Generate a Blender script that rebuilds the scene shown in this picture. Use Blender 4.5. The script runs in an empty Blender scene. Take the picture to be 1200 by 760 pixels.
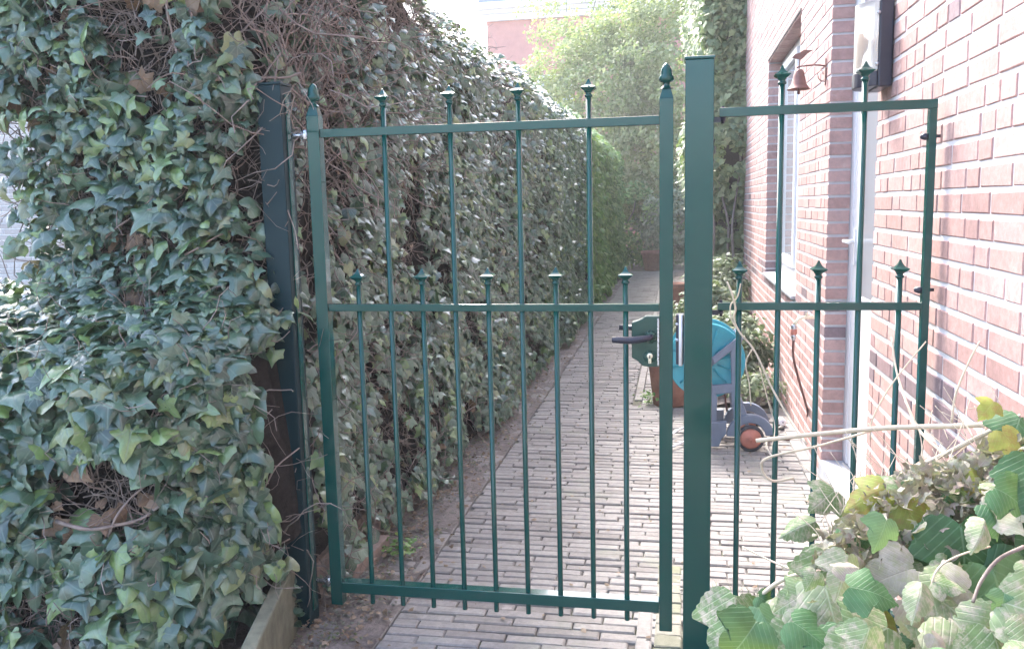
import bpy, math, random
import numpy as np
from mathutils import Vector, Matrix, noise
rng = np.random.default_rng(7); random.seed(7)
R = math.radians
scene = bpy.context.scene
COL = scene.collection
# ------------------------------------------------------------------ camera
CAM = np.array([1.0973, -2.576, 1.3637]); FPX = 1019.5; PITCH, YAW, ROLL = .1344, .1893, -.0223
fw = np.array([-math.sin(YAW)*math.cos(PITCH), math.cos(YAW)*math.cos(PITCH), -math.sin(PITCH)])
rt0 = np.array([math.cos(YAW), math.sin(YAW), 0]); up0 = np.cross(rt0, fw)
rt = rt0*math.cos(ROLL)+up0*math.sin(ROLL); up = up0*math.cos(ROLL)-rt0*math.sin(ROLL)
cam = bpy.data.cameras.new('camera'); camo = bpy.data.objects.new('camera', cam); COL.objects.link(camo)
camo.matrix_world = Matrix(((rt[0], up[0], -fw[0], CAM[0]), (rt[1], up[1], -fw[1], CAM[1]), (rt[2], up[2], -fw[2], CAM[2]), (0, 0, 0, 1)))
cam.sensor_width = 36; cam.lens = FPX/1200*36; cam.clip_start = .05; cam.clip_end = 2000
scene.camera = camo
def at(px, py, depth):            # photograph pixel (1200x760) + metres from the lens -> point in the place
    return CAM + depth*(fw + rt*(px-600)/FPX - up*(py-380)/FPX)
def project(P):
    d = np.asarray(P)-CAM; w = d@fw
    return 600+FPX*(d@rt)/w, 380-FPX*(d@up)/w, w
# ------------------------------------------------------------------ world, sun, exposure
SUN_EL, SUN_AZ = R(48), R(-28)     # azimuth from +Y (along the path), negative to the left
w = bpy.data.worlds.new('World'); scene.world = w; w.use_nodes = True
nt = w.node_tree; bgn = nt.nodes['Background']
sky = nt.nodes.new('ShaderNodeTexSky'); sky.sky_type = 'NISHITA'; sky.sun_disc = False
sky.sun_elevation = SUN_EL; sky.sun_rotation = SUN_AZ; sky.air_density = 1.0; sky.dust_density = 4; sky.ozone_density = 1.3
nt.links.new(sky.outputs[0], bgn.inputs[0]); bgn.inputs[1].default_value = .15
sl = bpy.data.lights.new('sun', 'SUN'); slo = bpy.data.objects.new('sun', sl); COL.objects.link(slo)
sl.energy = .95; sl.angle = R(12); sl.color = (1, .97, .93)
sd = Vector((math.sin(SUN_AZ)*math.cos(SUN_EL), math.cos(SUN_AZ)*math.cos(SUN_EL), math.sin(SUN_EL)))
slo.rotation_euler = sd.to_track_quat('Z', 'Y').to_euler(); slo.location = sd*30
vs = scene.view_settings; vs.view_transform = 'Standard'; vs.look = 'None'; vs.exposure = 2.85; vs.gamma = 1
# ------------------------------------------------------------------ materials
def new_mat(name):
    m = bpy.data.materials.new(name); m.use_nodes = True; return m, m.node_tree, m.node_tree.nodes['Principled BSDF']
def nd(nt, t, **k):
    n = nt.nodes.new(t)
    for a, b in k.items(): setattr(n, a, b)
    return n
def lk(nt, a, b): nt.links.new(a, b)
def ramp(nt, fac, stops, interp='LINEAR'):
    n = nd(nt, 'ShaderNodeValToRGB'); n.color_ramp.interpolation = interp; e = n.color_ramp.elements
    while len(e) < len(stops): e.new(.5)
    for el, (p, c) in zip(e, stops): el.position = p; el.color = (*c, 1)
    lk(nt, fac, n.inputs[0]); return n.outputs[0]
def mth(nt, op, a, b=None, c=None):
    n = nd(nt, 'ShaderNodeMath', operation=op)
    for i, v in enumerate((a, b, c)):
        if v is None: continue
        if isinstance(v, (int, float)): n.inputs[i].default_value = v
        else: lk(nt, v, n.inputs[i])
    return n.outputs[0]
def mixc(nt, f, a, b, mode='MIX'):
    n = nd(nt, 'ShaderNodeMix', data_type='RGBA', blend_type=mode)
    for i, v in ((0, f), (6, a), (7, b)):
        if isinstance(v, (int, float)): n.inputs[i].default_value = v
        elif isinstance(v, tuple): n.inputs[i].default_value = (*v, 1)
        else: lk(nt, v, n.inputs[i])
    return n.outputs[2]
def noi(nt, scale, detail=4, rough=.6, vec=None, out=0):
    n = nd(nt, 'ShaderNodeTexNoise'); n.inputs['Scale'].default_value = scale; n.inputs['Detail'].default_value = detail
    n.inputs['Roughness'].default_value = rough
    if vec is None:
        g = nd(nt, 'ShaderNodeNewGeometry'); vec = g.outputs['Position']
    lk(nt, vec, n.inputs['Vector']); return n.outputs[out]
def bump(nt, bs, h, strength=.4, dist=.01):
    b = nd(nt, 'ShaderNodeBump'); b.inputs['Strength'].default_value = strength; b.inputs['Distance'].default_value = dist
    lk(nt, h, b.inputs['Height']); lk(nt, b.outputs[0], bs.inputs['Normal'])
def tint_of(nt):                   # one random number per piece, for single objects and for joined pieces alike
    o = nd(nt, 'ShaderNodeObjectInfo'); a = nd(nt, 'ShaderNodeAttribute', attribute_name='tint')
    return mth(nt, 'FRACT', mth(nt, 'ADD', o.outputs['Random'], a.outputs['Fac']))
def plain(name, col, rough=.5, metal=0, var=.12, nscale=12, bmp=.15, bscale=200, spec=.5, coat=0, rvar=True):
    m, t, b = new_mat(name)
    n = noi(t, nscale, 5)
    c = ramp(t, n, [(.25, tuple(max(0, x*(1-var)) for x in col)), (.75, tuple(min(1, x*(1+var)) for x in col))])
    lk(t, c, b.inputs['Base Color']); b.inputs['Roughness'].default_value = rough; b.inputs['Metallic'].default_value = metal
    b.inputs['Specular IOR Level'].default_value = spec; b.inputs['Coat Weight'].default_value = coat
    if rvar: r = ramp(t, noi(t, nscale*2.3, 4), [(.3, (rough*.8,)*3), (.7, (min(1, rough*1.25),)*3)]); lk(t, r, b.inputs['Roughness'])
    if bmp: bump(t, b, noi(t, bscale, 3), bmp, .001)
    return m
M = {}
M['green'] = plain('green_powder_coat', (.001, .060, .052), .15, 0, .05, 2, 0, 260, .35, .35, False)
M['green_shaded'] = plain('shaded_green_paint', (.003, .026, .034), .4, 0, .08, 3, 0, 260, .25, 0, False)  # post green darkened and blued, so its shade is painted into the colour
M['green_dull'] = plain('green_lock_metal', (.012, .06, .045), .42, 0, .2, 30, .1, 300)
M['navy_black'] = plain('black_painted_metal', (.02, .022, .04), .35)
M['steel'] = plain('zinc_steel', (.55, .57, .62), .28, 1, .15, 60)
M['brass'] = plain('pale_brass', (.78, .74, .6), .3, .8, .1, 60)
M['white_paint'] = plain('white_paint', (.80, .81, .84), .35, 0, .04, 3, .05, 80)
M['mortar'] = plain('pale_mortar', (.62, .62, .65), .9, 0, .08, 25, .5, 300)
M['mortar_grey'] = plain('white_mortar', (.75, .75, .74), .9, 0, .06, 20, .3, 200)
M['stone'] = plain('blue_grey_stone', (.42, .44, .48), .6, 0, .15, 8, .3, 150)
M['lintel'] = plain('grey_lintel_board', (.22, .21, .21), .7, 0, .2, 7, .3, 120)
M['dark'] = plain('dark_gap', (.02, .02, .025), .7)
M['cyan'] = plain('cyan_plastic', (.03, .33, .42), .35, 0, .1, 15, .05)
M['bluegrey'] = plain('blue_grey_plastic', (.14, .18, .25), .5, 0, .15, 15, .1)
M['coral'] = plain('coral_plastic', (.50, .19, .14), .5)
M['tyre'] = plain('black_plastic', (.035, .035, .045), .55)
M['hose_brown'] = plain('brown_hose', (.12, .05, .045), .4)
M['hose_pale'] = plain('pale_hose', (.62, .62, .55), .4)
M['terracotta'] = plain('terracotta', (.30, .14, .10), .8, 0, .3, 14, .3, 90)
M['copper'] = plain('old_copper', (.20, .10, .085), .45, .4, .2, 40, .1)
M['concrete'] = plain('mossy_concrete', (.155, .16, .115), .9, 0, .45, 14, .8, 90)
M['timber'] = plain('weathered_timber', (.26, .20, .17), .85, 0, .3, 18, .4, 90)
M['twig'] = plain('brown_twig', (.25, .205, .18), .85, 0, .35, 30, .2, 200)
M['cane'] = plain('pale_dry_cane', (.58, .50, .38), .7, 0, .2, 40, .3, 200)
M['bark'] = plain('grey_bark', (.25, .22, .20), .9, 0, .3, 20, .5, 60)
M['glassy'] = plain('window_glass', (.30, .33, .36), .03, 0, .1, 1, 0)
M['farwall'] = plain('far_brickwork', (.50, .24, .20), .9, 0, .1, 4, .2, 40)
M['slate'] = plain('blue_slate', (.16, .20, .28), .6, 0, .15, 3, .3, 20)
M['redtile'] = plain('clay_red', (.5, .2, .12), .7)

def soil_mat(name, a, b_, moss=None, sc=30):
    m, t, b = new_mat(name)
    n = noi(t, sc, 8, .7); c = ramp(t, n, [(.3, a), (.5, tuple((x+y)/2 for x, y in zip(a, b_))), (.72, b_)])
    if moss:
        mk = ramp(t, noi(t, 3.5, 5), [(.5, (0, 0, 0)), (.62, (1, 1, 1))]); c = mixc(t, mk, c, moss)
    lk(t, c, b.inputs['Base Color']); b.inputs['Roughness'].default_value = .95
    bump(t, b, noi(t, sc*3, 8, .75), .9, .012); return m
M['soil'] = soil_mat('leafy_soil', (.10, .085, .08), (.33, .29, .27))
M['joint'] = soil_mat('joint_sand', (.09, .08, .075), (.24, .22, .20), (.14, .16, .08), 60)
M['ground'] = soil_mat('ground_earth', (.12, .10, .09), (.28, .25, .23), (.10, .13, .07), 20)
M['moss_gravel'] = soil_mat('mossy_gravel', (.12, .13, .10), (.42, .43, .36), (.2, .24, .12), 70)

def brick_mat(name, stops, grain=.35, moss=None):
    m, t, b = new_mat(name); v = tint_of(t)
    c = ramp(t, v, stops)
    n1 = ramp(t, noi(t, 45, 6, .7), [(.25, (.72,)*3), (.75, (1.2,)*3)]); c = mixc(t, 1.0, c, n1, 'MULTIPLY')
    n2 = ramp(t, noi(t, 4, 5), [(.3, (.86,)*3), (.7, (1.1,)*3)]); c = mixc(t, 1.0, c, n2, 'MULTIPLY')
    bl = ramp(t, noi(t, 16, 4, .6), [(.62, (0, 0, 0)), (.74, (.35,)*3)]); c = mixc(t, bl, c, (.6, .56, .55))
    if moss:
        mk = ramp(t, noi(t, 2.2, 6, .7), [(.55, (0, 0, 0)), (.72, (.6,)*3)]); c = mixc(t, mk, c, moss)
    lk(t, c, b.inputs['Base Color']); b.inputs['Roughness'].default_value = .85
    bump(t, b, noi(t, 160, 6, .7), grain, .004); return m
M['brick'] = brick_mat('pink_brick', [(0, (.40, .245, .225)), (.3, (.455, .285, .26)), (.6, (.49, .315, .29)), (.85, (.515, .345, .32)), (1, (.43, .265, .25))])
M['brick_dark'] = brick_mat('purple_brick', [(0, (.17, .125, .14)), (.5, (.25, .18, .195)), (1, (.36, .22, .22))])
M['brick_white'] = brick_mat('pale_grey_brick', [(0, (.46, .41, .39)), (.5, (.54, .49, .46)), (1, (.60, .55, .52))])
M['paver'] = brick_mat('worn_paving_brick', [(0, (.22, .205, .195)), (.25, (.265, .25, .238)), (.6, (.295, .28, .268)), (.85, (.32, .305, .29)), (1, (.24, .225, .215))], .5, (.25, .27, .2))
M['paver_moss'] = brick_mat('mossy_tile', [(0, (.20, .20, .15)), (.5, (.24, .25, .18)), (1, (.28, .27, .23))], .5, (.20, .23, .08))

def leaf_mat(name, stops, vein, spacing=40, veinw=.03, rough=.38, transl=.25, side=False, blotch=None, vmix=.6, coat=0.0):
    m, t, b = new_mat(name); v = tint_of(t)
    c = ramp(t, v, stops)
    uv = nd(t, 'ShaderNodeUVMap'); sp = nd(t, 'ShaderNodeSeparateXYZ'); lk(t, uv.outputs[0], sp.inputs[0])
    x, y = sp.outputs[0], sp.outputs[1]
    ny = mth(t, 'MULTIPLY', y, -1.0)
    th = mth(t, 'ARCTAN2', x, ny); r = mth(t, 'POWER', mth(t, 'ADD', mth(t, 'MULTIPLY', x, x), mth(t, 'MULTIPLY', y, y)), .5)
    h = R(spacing/2); dw = mth(t, 'ABSOLUTE', mth(t, 'WRAP', th, h, -h)); d = mth(t, 'MULTIPLY', dw, r)
    mk = nd(t, 'ShaderNodeMapRange'); lk(t, d, mk.inputs[0]); mk.inputs[1].default_value = veinw; mk.inputs[2].default_value = veinw*.35
    mk.inputs[3].default_value = 0; mk.inputs[4].default_value = vmix
    vm = mk.outputs[0]; hgt = vm
    if side:                       # feathered side veins branching off each main vein
        ax_ = mth(t, 'ABSOLUTE', x); s = mth(t, 'SINE', mth(t, 'MULTIPLY', mth(t, 'ADD', y, mth(t, 'MULTIPLY', ax_, .85)), 46))
        s2 = nd(t, 'ShaderNodeMapRange'); lk(t, s, s2.inputs[0]); s2.inputs[1].default_value = .72; s2.inputs[2].default_value = 1; s2.inputs[4].default_value = vmix*.55
        mk.inputs[1].default_value = veinw*1.1; lk(t, ax_, mk.inputs[0])
        vm = mth(t, 'MAXIMUM', vm, s2.outputs[0]); hgt = mth(t, 'MULTIPLY', vm, -1.0)
    c = mixc(t, vm, c, vein)
    nz = ramp(t, noi(t, 38, 4), [(.3, (.75,)*3), (.7, (1.2,)*3)]); c = mixc(t, 1.0, c, nz, 'MULTIPLY')
    if blotch:
        bm = ramp(t, noi(t, 55, 5, .7), [(.47, (0, 0, 0)), (.62, (.75,)*3)]); c = mixc(t, bm, c, blotch)
    lk(t, c, b.inputs['Base Color']); b.inputs['Roughness'].default_value = rough
    b.inputs['Coat Weight'].default_value = coat; b.inputs['Coat Roughness'].default_value = .3
    bump(t, b, hgt, .6 if side else .35, .004 if side else .003)
    tr = nd(t, 'ShaderNodeBsdfTranslucent'); lk(t, mixc(t, .5, c, (.35, .5, .08)), tr.inputs[0])
    mx = nd(t, 'ShaderNodeMixShader'); mx.inputs[0].default_value = transl
    lk(t, b.outputs[0], mx.inputs[1]); lk(t, tr.outputs[0], mx.inputs[2]); lk(t, mx.outputs[0], t.nodes['Material Output'].inputs[0])
    return m
IV = [(0, (.012, .046, .034)), (.3, (.034, .092, .064)), (.55, (.064, .138, .094)), (.8, (.105, .185, .118)), (.93, (.17, .28, .09)), (1, (.19, .21, .11))]
M['ivy'] = leaf_mat('ivy_leaf', IV, (.15, .22, .16), rough=.30, transl=.16, coat=1.0, vmix=.45)
M['ivy_far'] = leaf_mat('hedge_leaf', IV, (.12, .18, .1), rough=.30, transl=.16, vmix=.25, coat=.8)
M['ivy_bright'] = leaf_mat('bright_hedge_leaf', [(0, (.06, .16, .04)), (.4, (.12, .27, .07)), (.75, (.20, .36, .10)), (1, (.32, .43, .16))], (.2, .3, .1), vmix=.2, transl=.3)
M['ivy_wall'] = leaf_mat('wall_climber_leaf', [(0, (.08, .14, .07)), (.4, (.17, .24, .12)), (.75, (.27, .34, .17)), (1, (.40, .43, .24))], (.2, .3, .1), vmix=.2, transl=.25)
M['pale_tree'] = leaf_mat('pale_tree_leaf', [(0, (.16, .22, .09)), (.35, (.27, .33, .14)), (.7, (.38, .42, .20)), (1, (.50, .50, .32))], (.3, .35, .2), vmix=.1, transl=.45, rough=.6)
M['dead_leaf'] = leaf_mat('dead_leaf', [(0, (.11, .07, .05)), (.5, (.20, .14, .10)), (1, (.34, .27, .21))], (.3, .2, .12), transl=.1, rough=.8)
M['vine_pale'] = leaf_mat('pale_vine_leaf', [(0, (.13, .22, .09)), (.35, (.20, .29, .14)), (.7, (.28, .34, .20)), (1, (.36, .37, .27))], (.62, .68, .52), 52, .02, .6, .2, True, (.52, .44, .38), .45)
M['vine_green'] = leaf_mat('green_vine_leaf', [(0, (.035, .11, .04)), (.5, (.06, .17, .07)), (1, (.12, .24, .12))], (.30, .45, .28), 52, .018, .5, .25, True, None, .35)
M['vine_yellow'] = leaf_mat('yellow_vine_leaf', [(0, (.24, .30, .06)), (.5, (.34, .38, .08)), (1, (.36, .28, .10))], (.6, .6, .25), 52, .018, .5, .35, True, (.34, .2, .08), .25)
M['vine_dry'] = leaf_mat('withered_vine_leaf', [(0, (.24, .18, .15)), (.5, (.36, .31, .27)), (1, (.42, .41, .34))], (.55, .5, .42), 52, .018, .8, .15, True, (.3, .33, .2), .4)
M['shrub_leaf'] = leaf_mat('grey_green_leaf', [(0, (.08, .13, .08)), (.5, (.18, .24, .15)), (1, (.32, .36, .25))], (.2, .3, .1), vmix=.2, transl=.2, rough=.5)
# ------------------------------------------------------------------ mesh helpers
def link(o, parent=None):
    COL.objects.link(o)
    if parent is not None: o.parent = parent
    return o
def wloc(o):
    v = np.zeros(3)
    while o is not None: v = v+np.array(o.location); o = o.parent
    return v
def tag(o, label=None, cat=None, group=None, kind=None):
    for k, v in (('label', label), ('category', cat), ('group', group), ('kind', kind)):
        if v: o[k] = v
    return o
def thing(name, loc, label, cat, group=None):
    o = bpy.data.objects.new(name, None); o.location = loc; o.empty_display_size = .1; COL.objects.link(o)
    return tag(o, label, cat, group)
class MB:
    def __init__(s): s.v = []; s.f = []; s.sm = []
    def add(s, vs, fs, sm=False):
        b = len(s.v); s.v += [tuple(map(float, x)) for x in vs]; s.f += [tuple(b+i for i in f) for f in fs]; s.sm += [sm]*len(fs); return s
    def box(s, x0, x1, y0, y1, z0, z1, rot=None, c=None):
        vs = [Vector((x, y, z)) for x in (x0, x1) for y in (y0, y1) for z in (z0, z1)]
        if rot is not None:
            c = Vector(c) if c is not None else Vector(((x0+x1)/2, (y0+y1)/2, (z0+z1)/2)); vs = [rot@(q-c)+c for q in vs]
        return s.add(vs, [(0, 1, 3, 2), (4, 6, 7, 5), (0, 4, 5, 1), (2, 3, 7, 6), (0, 2, 6, 4), (1, 5, 7, 3)])
    def lathe(s, prof, n=16, o=(0, 0, 0), axis='Z', rot=None, ph=0, sm=True):
        vs = []; fs = []; k = len(prof)
        for i in range(n):
            a = 2*math.pi*i/n+ph
            for r, z in prof:
                p = Vector((r*math.cos(a), r*math.sin(a), z))
                if axis == 'Y': p = Vector((p.x, p.z, p.y))
                if axis == 'X': p = Vector((p.z, p.x, p.y))
                if rot is not None: p = rot@p
                vs.append(p+Vector(o))
        for i in range(n):
            j = (i+1) % n
            for q in range(k-1): fs.append((i*k+q, j*k+q, j*k+q+1, i*k+q+1))
        return s.add(vs, fs, sm)
    def tube(s, pts, rad, n=6, caps=True, sm=True):
        pts = [Vector(p) for p in pts]; m = len(pts)
        if not hasattr(rad, '__len__'): rad = [rad]*m
        vs = []; t0 = (pts[1]-pts[0]).normalized(); u = t0.orthogonal().normalized()
        for i, p in enumerate(pts):
            t = (pts[min(i+1, m-1)]-pts[max(i-1, 0)]).normalized(); u = (u-t*u.dot(t)).normalized(); v = t.cross(u)
            for k in range(n):
                a = 2*math.pi*k/n; vs.append(p+(u*math.cos(a)+v*math.sin(a))*rad[i])
        fs = [(i*n+k, i*n+(k+1) % n, (i+1)*n+(k+1) % n, (i+1)*n+k) for i in range(m-1) for k in range(n)]
        if caps: fs += [tuple(range(n-1, -1, -1)), tuple((m-1)*n+k for k in range(n))]
        return s.add(vs, fs, sm)
    def prism(s, poly, d0, d1, plane='XZ'):       # polygon in XZ extruded along Y (or YZ along X, XY along Z)
        n = len(poly)
        f = {'XZ': lambda a, b, d: (a, d, b), 'YZ': lambda a, b, d: (d, a, b), 'XY': lambda a, b, d: (a, b, d)}[plane]
        vs = [f(a, b, d0) for a, b in poly]+[f(a, b, d1) for a, b in poly]
        return s.add(vs, [tuple(range(n)), tuple(range(2*n-1, n-1, -1))]+[(i, i+n, (i+1) % n+n, (i+1) % n) for i in range(n)])
    def build(s, name, mat, parent=None, bevel=0, seg=2):
        off = wloc(parent) if parent is not None else np.zeros(3)
        me = bpy.data.meshes.new(name); vv = [(a-off[0], b-off[1], c-off[2]) for a, b, c in s.v]
        me.from_pydata(vv, [], s.f); me.materials.append(mat)
        me.polygons.foreach_set('use_smooth', s.sm)
        import bmesh
        bm = bmesh.new(); bm.from_mesh(me); bmesh.ops.recalc_face_normals(bm, faces=bm.faces); bm.to_mesh(me); bm.free()
        o = link(bpy.data.objects.new(name, me), parent)
        if bevel:
            b = o.modifiers.new('bevel', 'BEVEL'); b.width = bevel; b.segments = seg; b.limit_method = 'ANGLE'; b.angle_limit = R(35)
            b.harden_normals = False
        return o
def smoothpath(pts, k=6):
    P = [Vector(p) for p in pts]; P = [P[0]*2-P[1]]+P+[P[-1]*2-P[-2]]; out = []
    for i in range(1, len(P)-2):
        a, b, c, d = P[i-1:i+3]
        for j in range(k):
            t = j/k; out.append(.5*((2*b)+(c-a)*t+(2*a-5*b+4*c-d)*t*t+(3*b-a-3*c+d)*t**3))
    out.append(P[-2]); return out
def big_mesh(name, V, F, mat, parent=None, tint=None, uv=None, smooth=False):   # F: (m,k) equal-sized faces
    V = np.asarray(V, dtype=np.float32); F = np.asarray(F, dtype=np.int32)
    off = wloc(parent) if parent is not None else np.zeros(3)
    me = bpy.data.meshes.new(name); m, k = F.shape
    me.vertices.add(len(V)); me.vertices.foreach_set('co', (V-off.astype(np.float32)).ravel())
    me.loops.add(m*k); me.loops.foreach_set('vertex_index', F.ravel())
    me.polygons.add(m); me.polygons.foreach_set('loop_start', np.arange(0, m*k, k, dtype=np.int32))
    try: me.polygons.foreach_set('loop_total', np.full(m, k, dtype=np.int32))
    except Exception: pass
    me.polygons.foreach_set('use_smooth', np.full(m, smooth))
    if tint is not None:
        a = me.attributes.new('tint', 'FLOAT', 'POINT'); a.data.foreach_set('value', np.asarray(tint, dtype=np.float32))
    if uv is not None:
        l = me.uv_layers.new(name='UVMap'); l.data.foreach_set('uv', np.asarray(uv, dtype=np.float32)[F.ravel()].ravel())
    me.materials.append(mat); me.update(calc_edges=True)
    return link(bpy.data.objects.new(name, me), parent)
# ------------------------------------------------------------------ leaf shapes: tip along -Y, petiole at the origin, about 1 unit long
def leaf_shape(half, fold=.2, curl=.25, seed=0, jit=.04, wave=0.0):
    r = np.random.default_rng(seed)
    right = [(x+r.normal(0, jit), y+r.normal(0, jit)) for x, y in half[1:-1]]
    left = [(-x+r.normal(0, jit), y+r.normal(0, jit)) for x, y in half[1:-1]][::-1]
    out = [half[0]]+right+[half[-1]]+left
    mids = [(0, -.28), (0, -.62)]
    pts = np.array(out+mids, float); n = len(out); h = len(right)+1
    z = -fold*np.abs(pts[:, 0])-curl*(pts[:, 1]+.35)**2+fold*.3
    z[:n] += wave*np.sin(np.arange(n)*2.1+seed)+r.normal(0, .02, n)
    z[n:] += .0
    V = np.c_[pts, z]; F = []
    for i in range(n):
        j = (i+1) % n; m = (pts[i, 1]+pts[j, 1])/2; F.append((i, j, n if m > -.45 else n+1))
    # close the strip between the two midrib points
    for side in (range(0, h), range(h, n)):
        for i in side:
            a = pts[i, 1]; b = pts[(i+1) % n, 1]
            ma = (a+pts[(i+1) % n, 1])/2
            pass
    # boundary vertices where the fan switches centre
    cen = [n if (pts[i, 1]+pts[(i+1) % n, 1])/2 > -.45 else n+1 for i in range(n)]
    for i in range(n):
        if cen[i] != cen[i-1]: F.append((i, cen[i], cen[i-1]))
    return V, np.array(F), pts*1.0
IVY = [(0, -.03), (.14, .13), (.40, .13), (.36, -.12), (.52, -.36), (.24, -.50), (.10, -.78), (0, -1)]
IVY2 = [(0, -.02), (.22, .12), (.42, .02), (.44, -.25), (.34, -.5), (.16, -.78), (0, -.97)]
IVY3 = [(0, -.05), (.18, .18), (.46, .20), (.38, -.06), (.62, -.28), (.30, -.42), (.15, -.70), (0, -1.05)]
ivy_shapes = [leaf_shape(IVY, .25, .3, 1), leaf_shape(IVY, .05, .15, 2), leaf_shape(IVY2, .3, .35, 3), leaf_shape(IVY3, .15, .5, 4),
              leaf_shape(IVY3, -.1, .2, 5, .05, .03), leaf_shape(IVY, .5, .4, 6), leaf_shape(IVY2, .1, .6, 7, .05, .04)]
OV = [(0, 0), (.28, -.2), (.33, -.5), (.18, -.8), (0, -1)]
def soft_leaf(half, fold, curl, seed, jit=.04, puff=.06):      # rounded outline and a domed blade for the leaves close to the lens
    r = np.random.default_rng(seed); h = [(x+r.normal(0, jit), y+r.normal(0, jit)) for x, y in half[1:-1]]; l = [(-x+r.normal(0, jit), y+r.normal(0, jit)) for x, y in half[1:-1]][::-1]
    out = np.array([half[0]]+h+[half[-1]]+l); n0 = len(out); q = []
    for i in range(n0):
        a, b, c = out[i-1], out[i], out[(i+1) % n0]
        if i in (0, n0//2): q.append(b); continue
        q.append(b+(a-b)*.20); q.append(b+(c-b)*.20)
    q = np.array(q); n = len(q); cen = np.array([0, -.32]); ring = cen+(q-cen)*.5; pts = np.vstack([q, ring, cen[None]])
    ax = np.abs(pts[:, 0]); th = np.arctan2(pts[:, 0], -pts[:, 1]); rr = np.hypot(pts[:, 0], pts[:, 1])
    z = -fold*ax-curl*(pts[:, 1]+.35)**2+.04*np.cos(th*9/1.0)*rr*0+r.normal(0, .25)*pts[:, 0]*(pts[:, 1]+.4)
    z[:n] += .035*np.sin(np.arange(n)*1.3+seed); z[n:2*n] += puff; z[2*n] += puff*.6-.02
    F = [(i, (i+1) % n, n+(i+1) % n) for i in range(n)]+[(i, n+(i+1) % n, n+i) for i in range(n)]+[(n+i, n+(i+1) % n, 2*n) for i in range(n)]
    return np.c_[pts, z], np.array(F), pts
IVY4 = [(0, -.06), (.2, .15), (.47, .08), (.50, -.22), (.40, -.42), (.22, -.66), (0, -.92)]
IVY5 = [(0, -.05), (.12, .16), (.34, .20), (.30, -.08), (.56, -.20), (.50, -.34), (.22, -.46), (.12, -.74), (0, -1.08)]
fine_shapes = [soft_leaf(IVY, .25, .3, 21), soft_leaf(IVY3, .1, .4, 22), soft_leaf(IVY2, .3, .3, 23), soft_leaf(IVY4, .15, .5, 24), soft_leaf(IVY5, -.05, .2, 25), soft_leaf(IVY, .45, .5, 26, .06), soft_leaf(IVY4, .35, .2, 27, .06), soft_leaf(IVY5, .2, .7, 28, .05), soft_leaf(IVY3, .3, .1, 29, .07)]
oval_shapes = [leaf_shape(OV, .3, .3, 11), leaf_shape(OV, .1, .5, 12), leaf_shape(OV, .5, .2, 13)]
def serr(base, k=2, amp=.045, seed=0):
    r = np.random.default_rng(seed); out = [base[0]]
    for a, b in zip(base[:-1], base[1:]):
        a = np.array(a); b = np.array(b); d = b-a; nrm = np.array([-d[1], d[0]]); nrm = nrm/np.linalg.norm(nrm)
        if nrm@((a+b)/2-np.array([0, -.4])) < 0: nrm = -nrm
        kk = max(1, int(np.linalg.norm(d)/.11))
        for i in range(kk):
            t0 = (i+.6)/kk; t1 = (i+1)/kk
            out.append(tuple(a+d*t0+nrm*amp)); out.append(tuple(a+d*t1-nrm*amp*.25 if i < kk-1 else b))
    return out
VINE = [(0, -.03), (.13, .10), (.33, .10), (.47, -.06), (.57, -.30), (.50, -.44), (.47, -.62), (.34, -.80), (.18, -1.0), (0, -1.2)]
VINE3 = [(0, -.03), (.16, .14), (.40, .13), (.58, -.04), (.74, -.38), (.52, -.44), (.34, -.50), (.42, -.68), (.34, -.86), (.15, -1.04), (0, -1.25)]
def vine_leaf(seed, fold=.25, curl=.25, squash=1.0, base=None):    # rows across the midrib, so that the blade can pleat between its side veins
    r = np.random.default_rng(seed); half = serr(base or VINE, seed=seed, amp=.05)
    half = [(x*squash+(r.normal(0, .015) if 0 < i < len(half)-1 else 0), y+r.normal(0, .015)) for i, (x, y) in enumerate(half)]
    m = len(half); pts = []; F = []
    K = 4
    spine = np.linspace(-.02, half[-1][1], m); asym = r.normal(0, .03)
    idx = {}
    for s_ in (1, -1):
        for i, (x, y) in enumerate(half):
            for k in range(K+1):
                if k == 0 and s_ == -1: idx[(s_, i, k)] = idx[(1, i, 0)]; continue
                f = k/K; idx[(s_, i, k)] = len(pts); pts.append((s_*x*f*(1+s_*asym), spine[i]*(1-f)+y*f))
        for i in range(m-1):
            for k in range(K):
                q = (idx[(s_, i, k)], idx[(s_, i+1, k)], idx[(s_, i+1, k+1)], idx[(s_, i, k+1)])
                if s_ == -1: q = q[::-1]
                F.append(q)
    pts = np.array(pts); ax_ = np.abs(pts[:, 0]); tw = r.normal(0, .25)
    z = -fold*ax_-curl*(pts[:, 1]+.35)**2+tw*pts[:, 0]*(pts[:, 1]+.4)+.06*np.sin(pts[:, 1]*5+seed*2)*ax_*2+r.normal(0, .0012, len(pts))
    z -= .25*np.maximum(ax_-.35, 0)
    return np.c_[pts, z], np.array(F), pts
vine_shapes = [vine_leaf(1, .2, .2, 1, VINE3), vine_leaf(2, .1, .4, .95, VINE3), vine_leaf(3, .45, .2, .9, VINE3), vine_leaf(4, -.12, .5, 1.05, VINE3), vine_leaf(5, .8, .6, .8)]
def shape_mesh(name, shp, mat):
    V, F, uv = shp; me = bpy.data.meshes.new(name); me.from_pydata(V.tolist(), [], F.tolist())
    l = me.uv_layers.new(name='UVMap'); l.data.foreach_set('uv', uv[F.ravel()].astype(np.float32).ravel())
    me.polygons.foreach_set('use_smooth', [True]*len(F)); me.materials.append(mat)
    return me
_shape_cache = {}
def shp_mesh(shapes, i, mat):
    k = (id(shapes), i, mat.name)
    if k not in _shape_cache: _shape_cache[k] = shape_mesh('leaf', shapes[i], mat)
    return _shape_cache[k]
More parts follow.
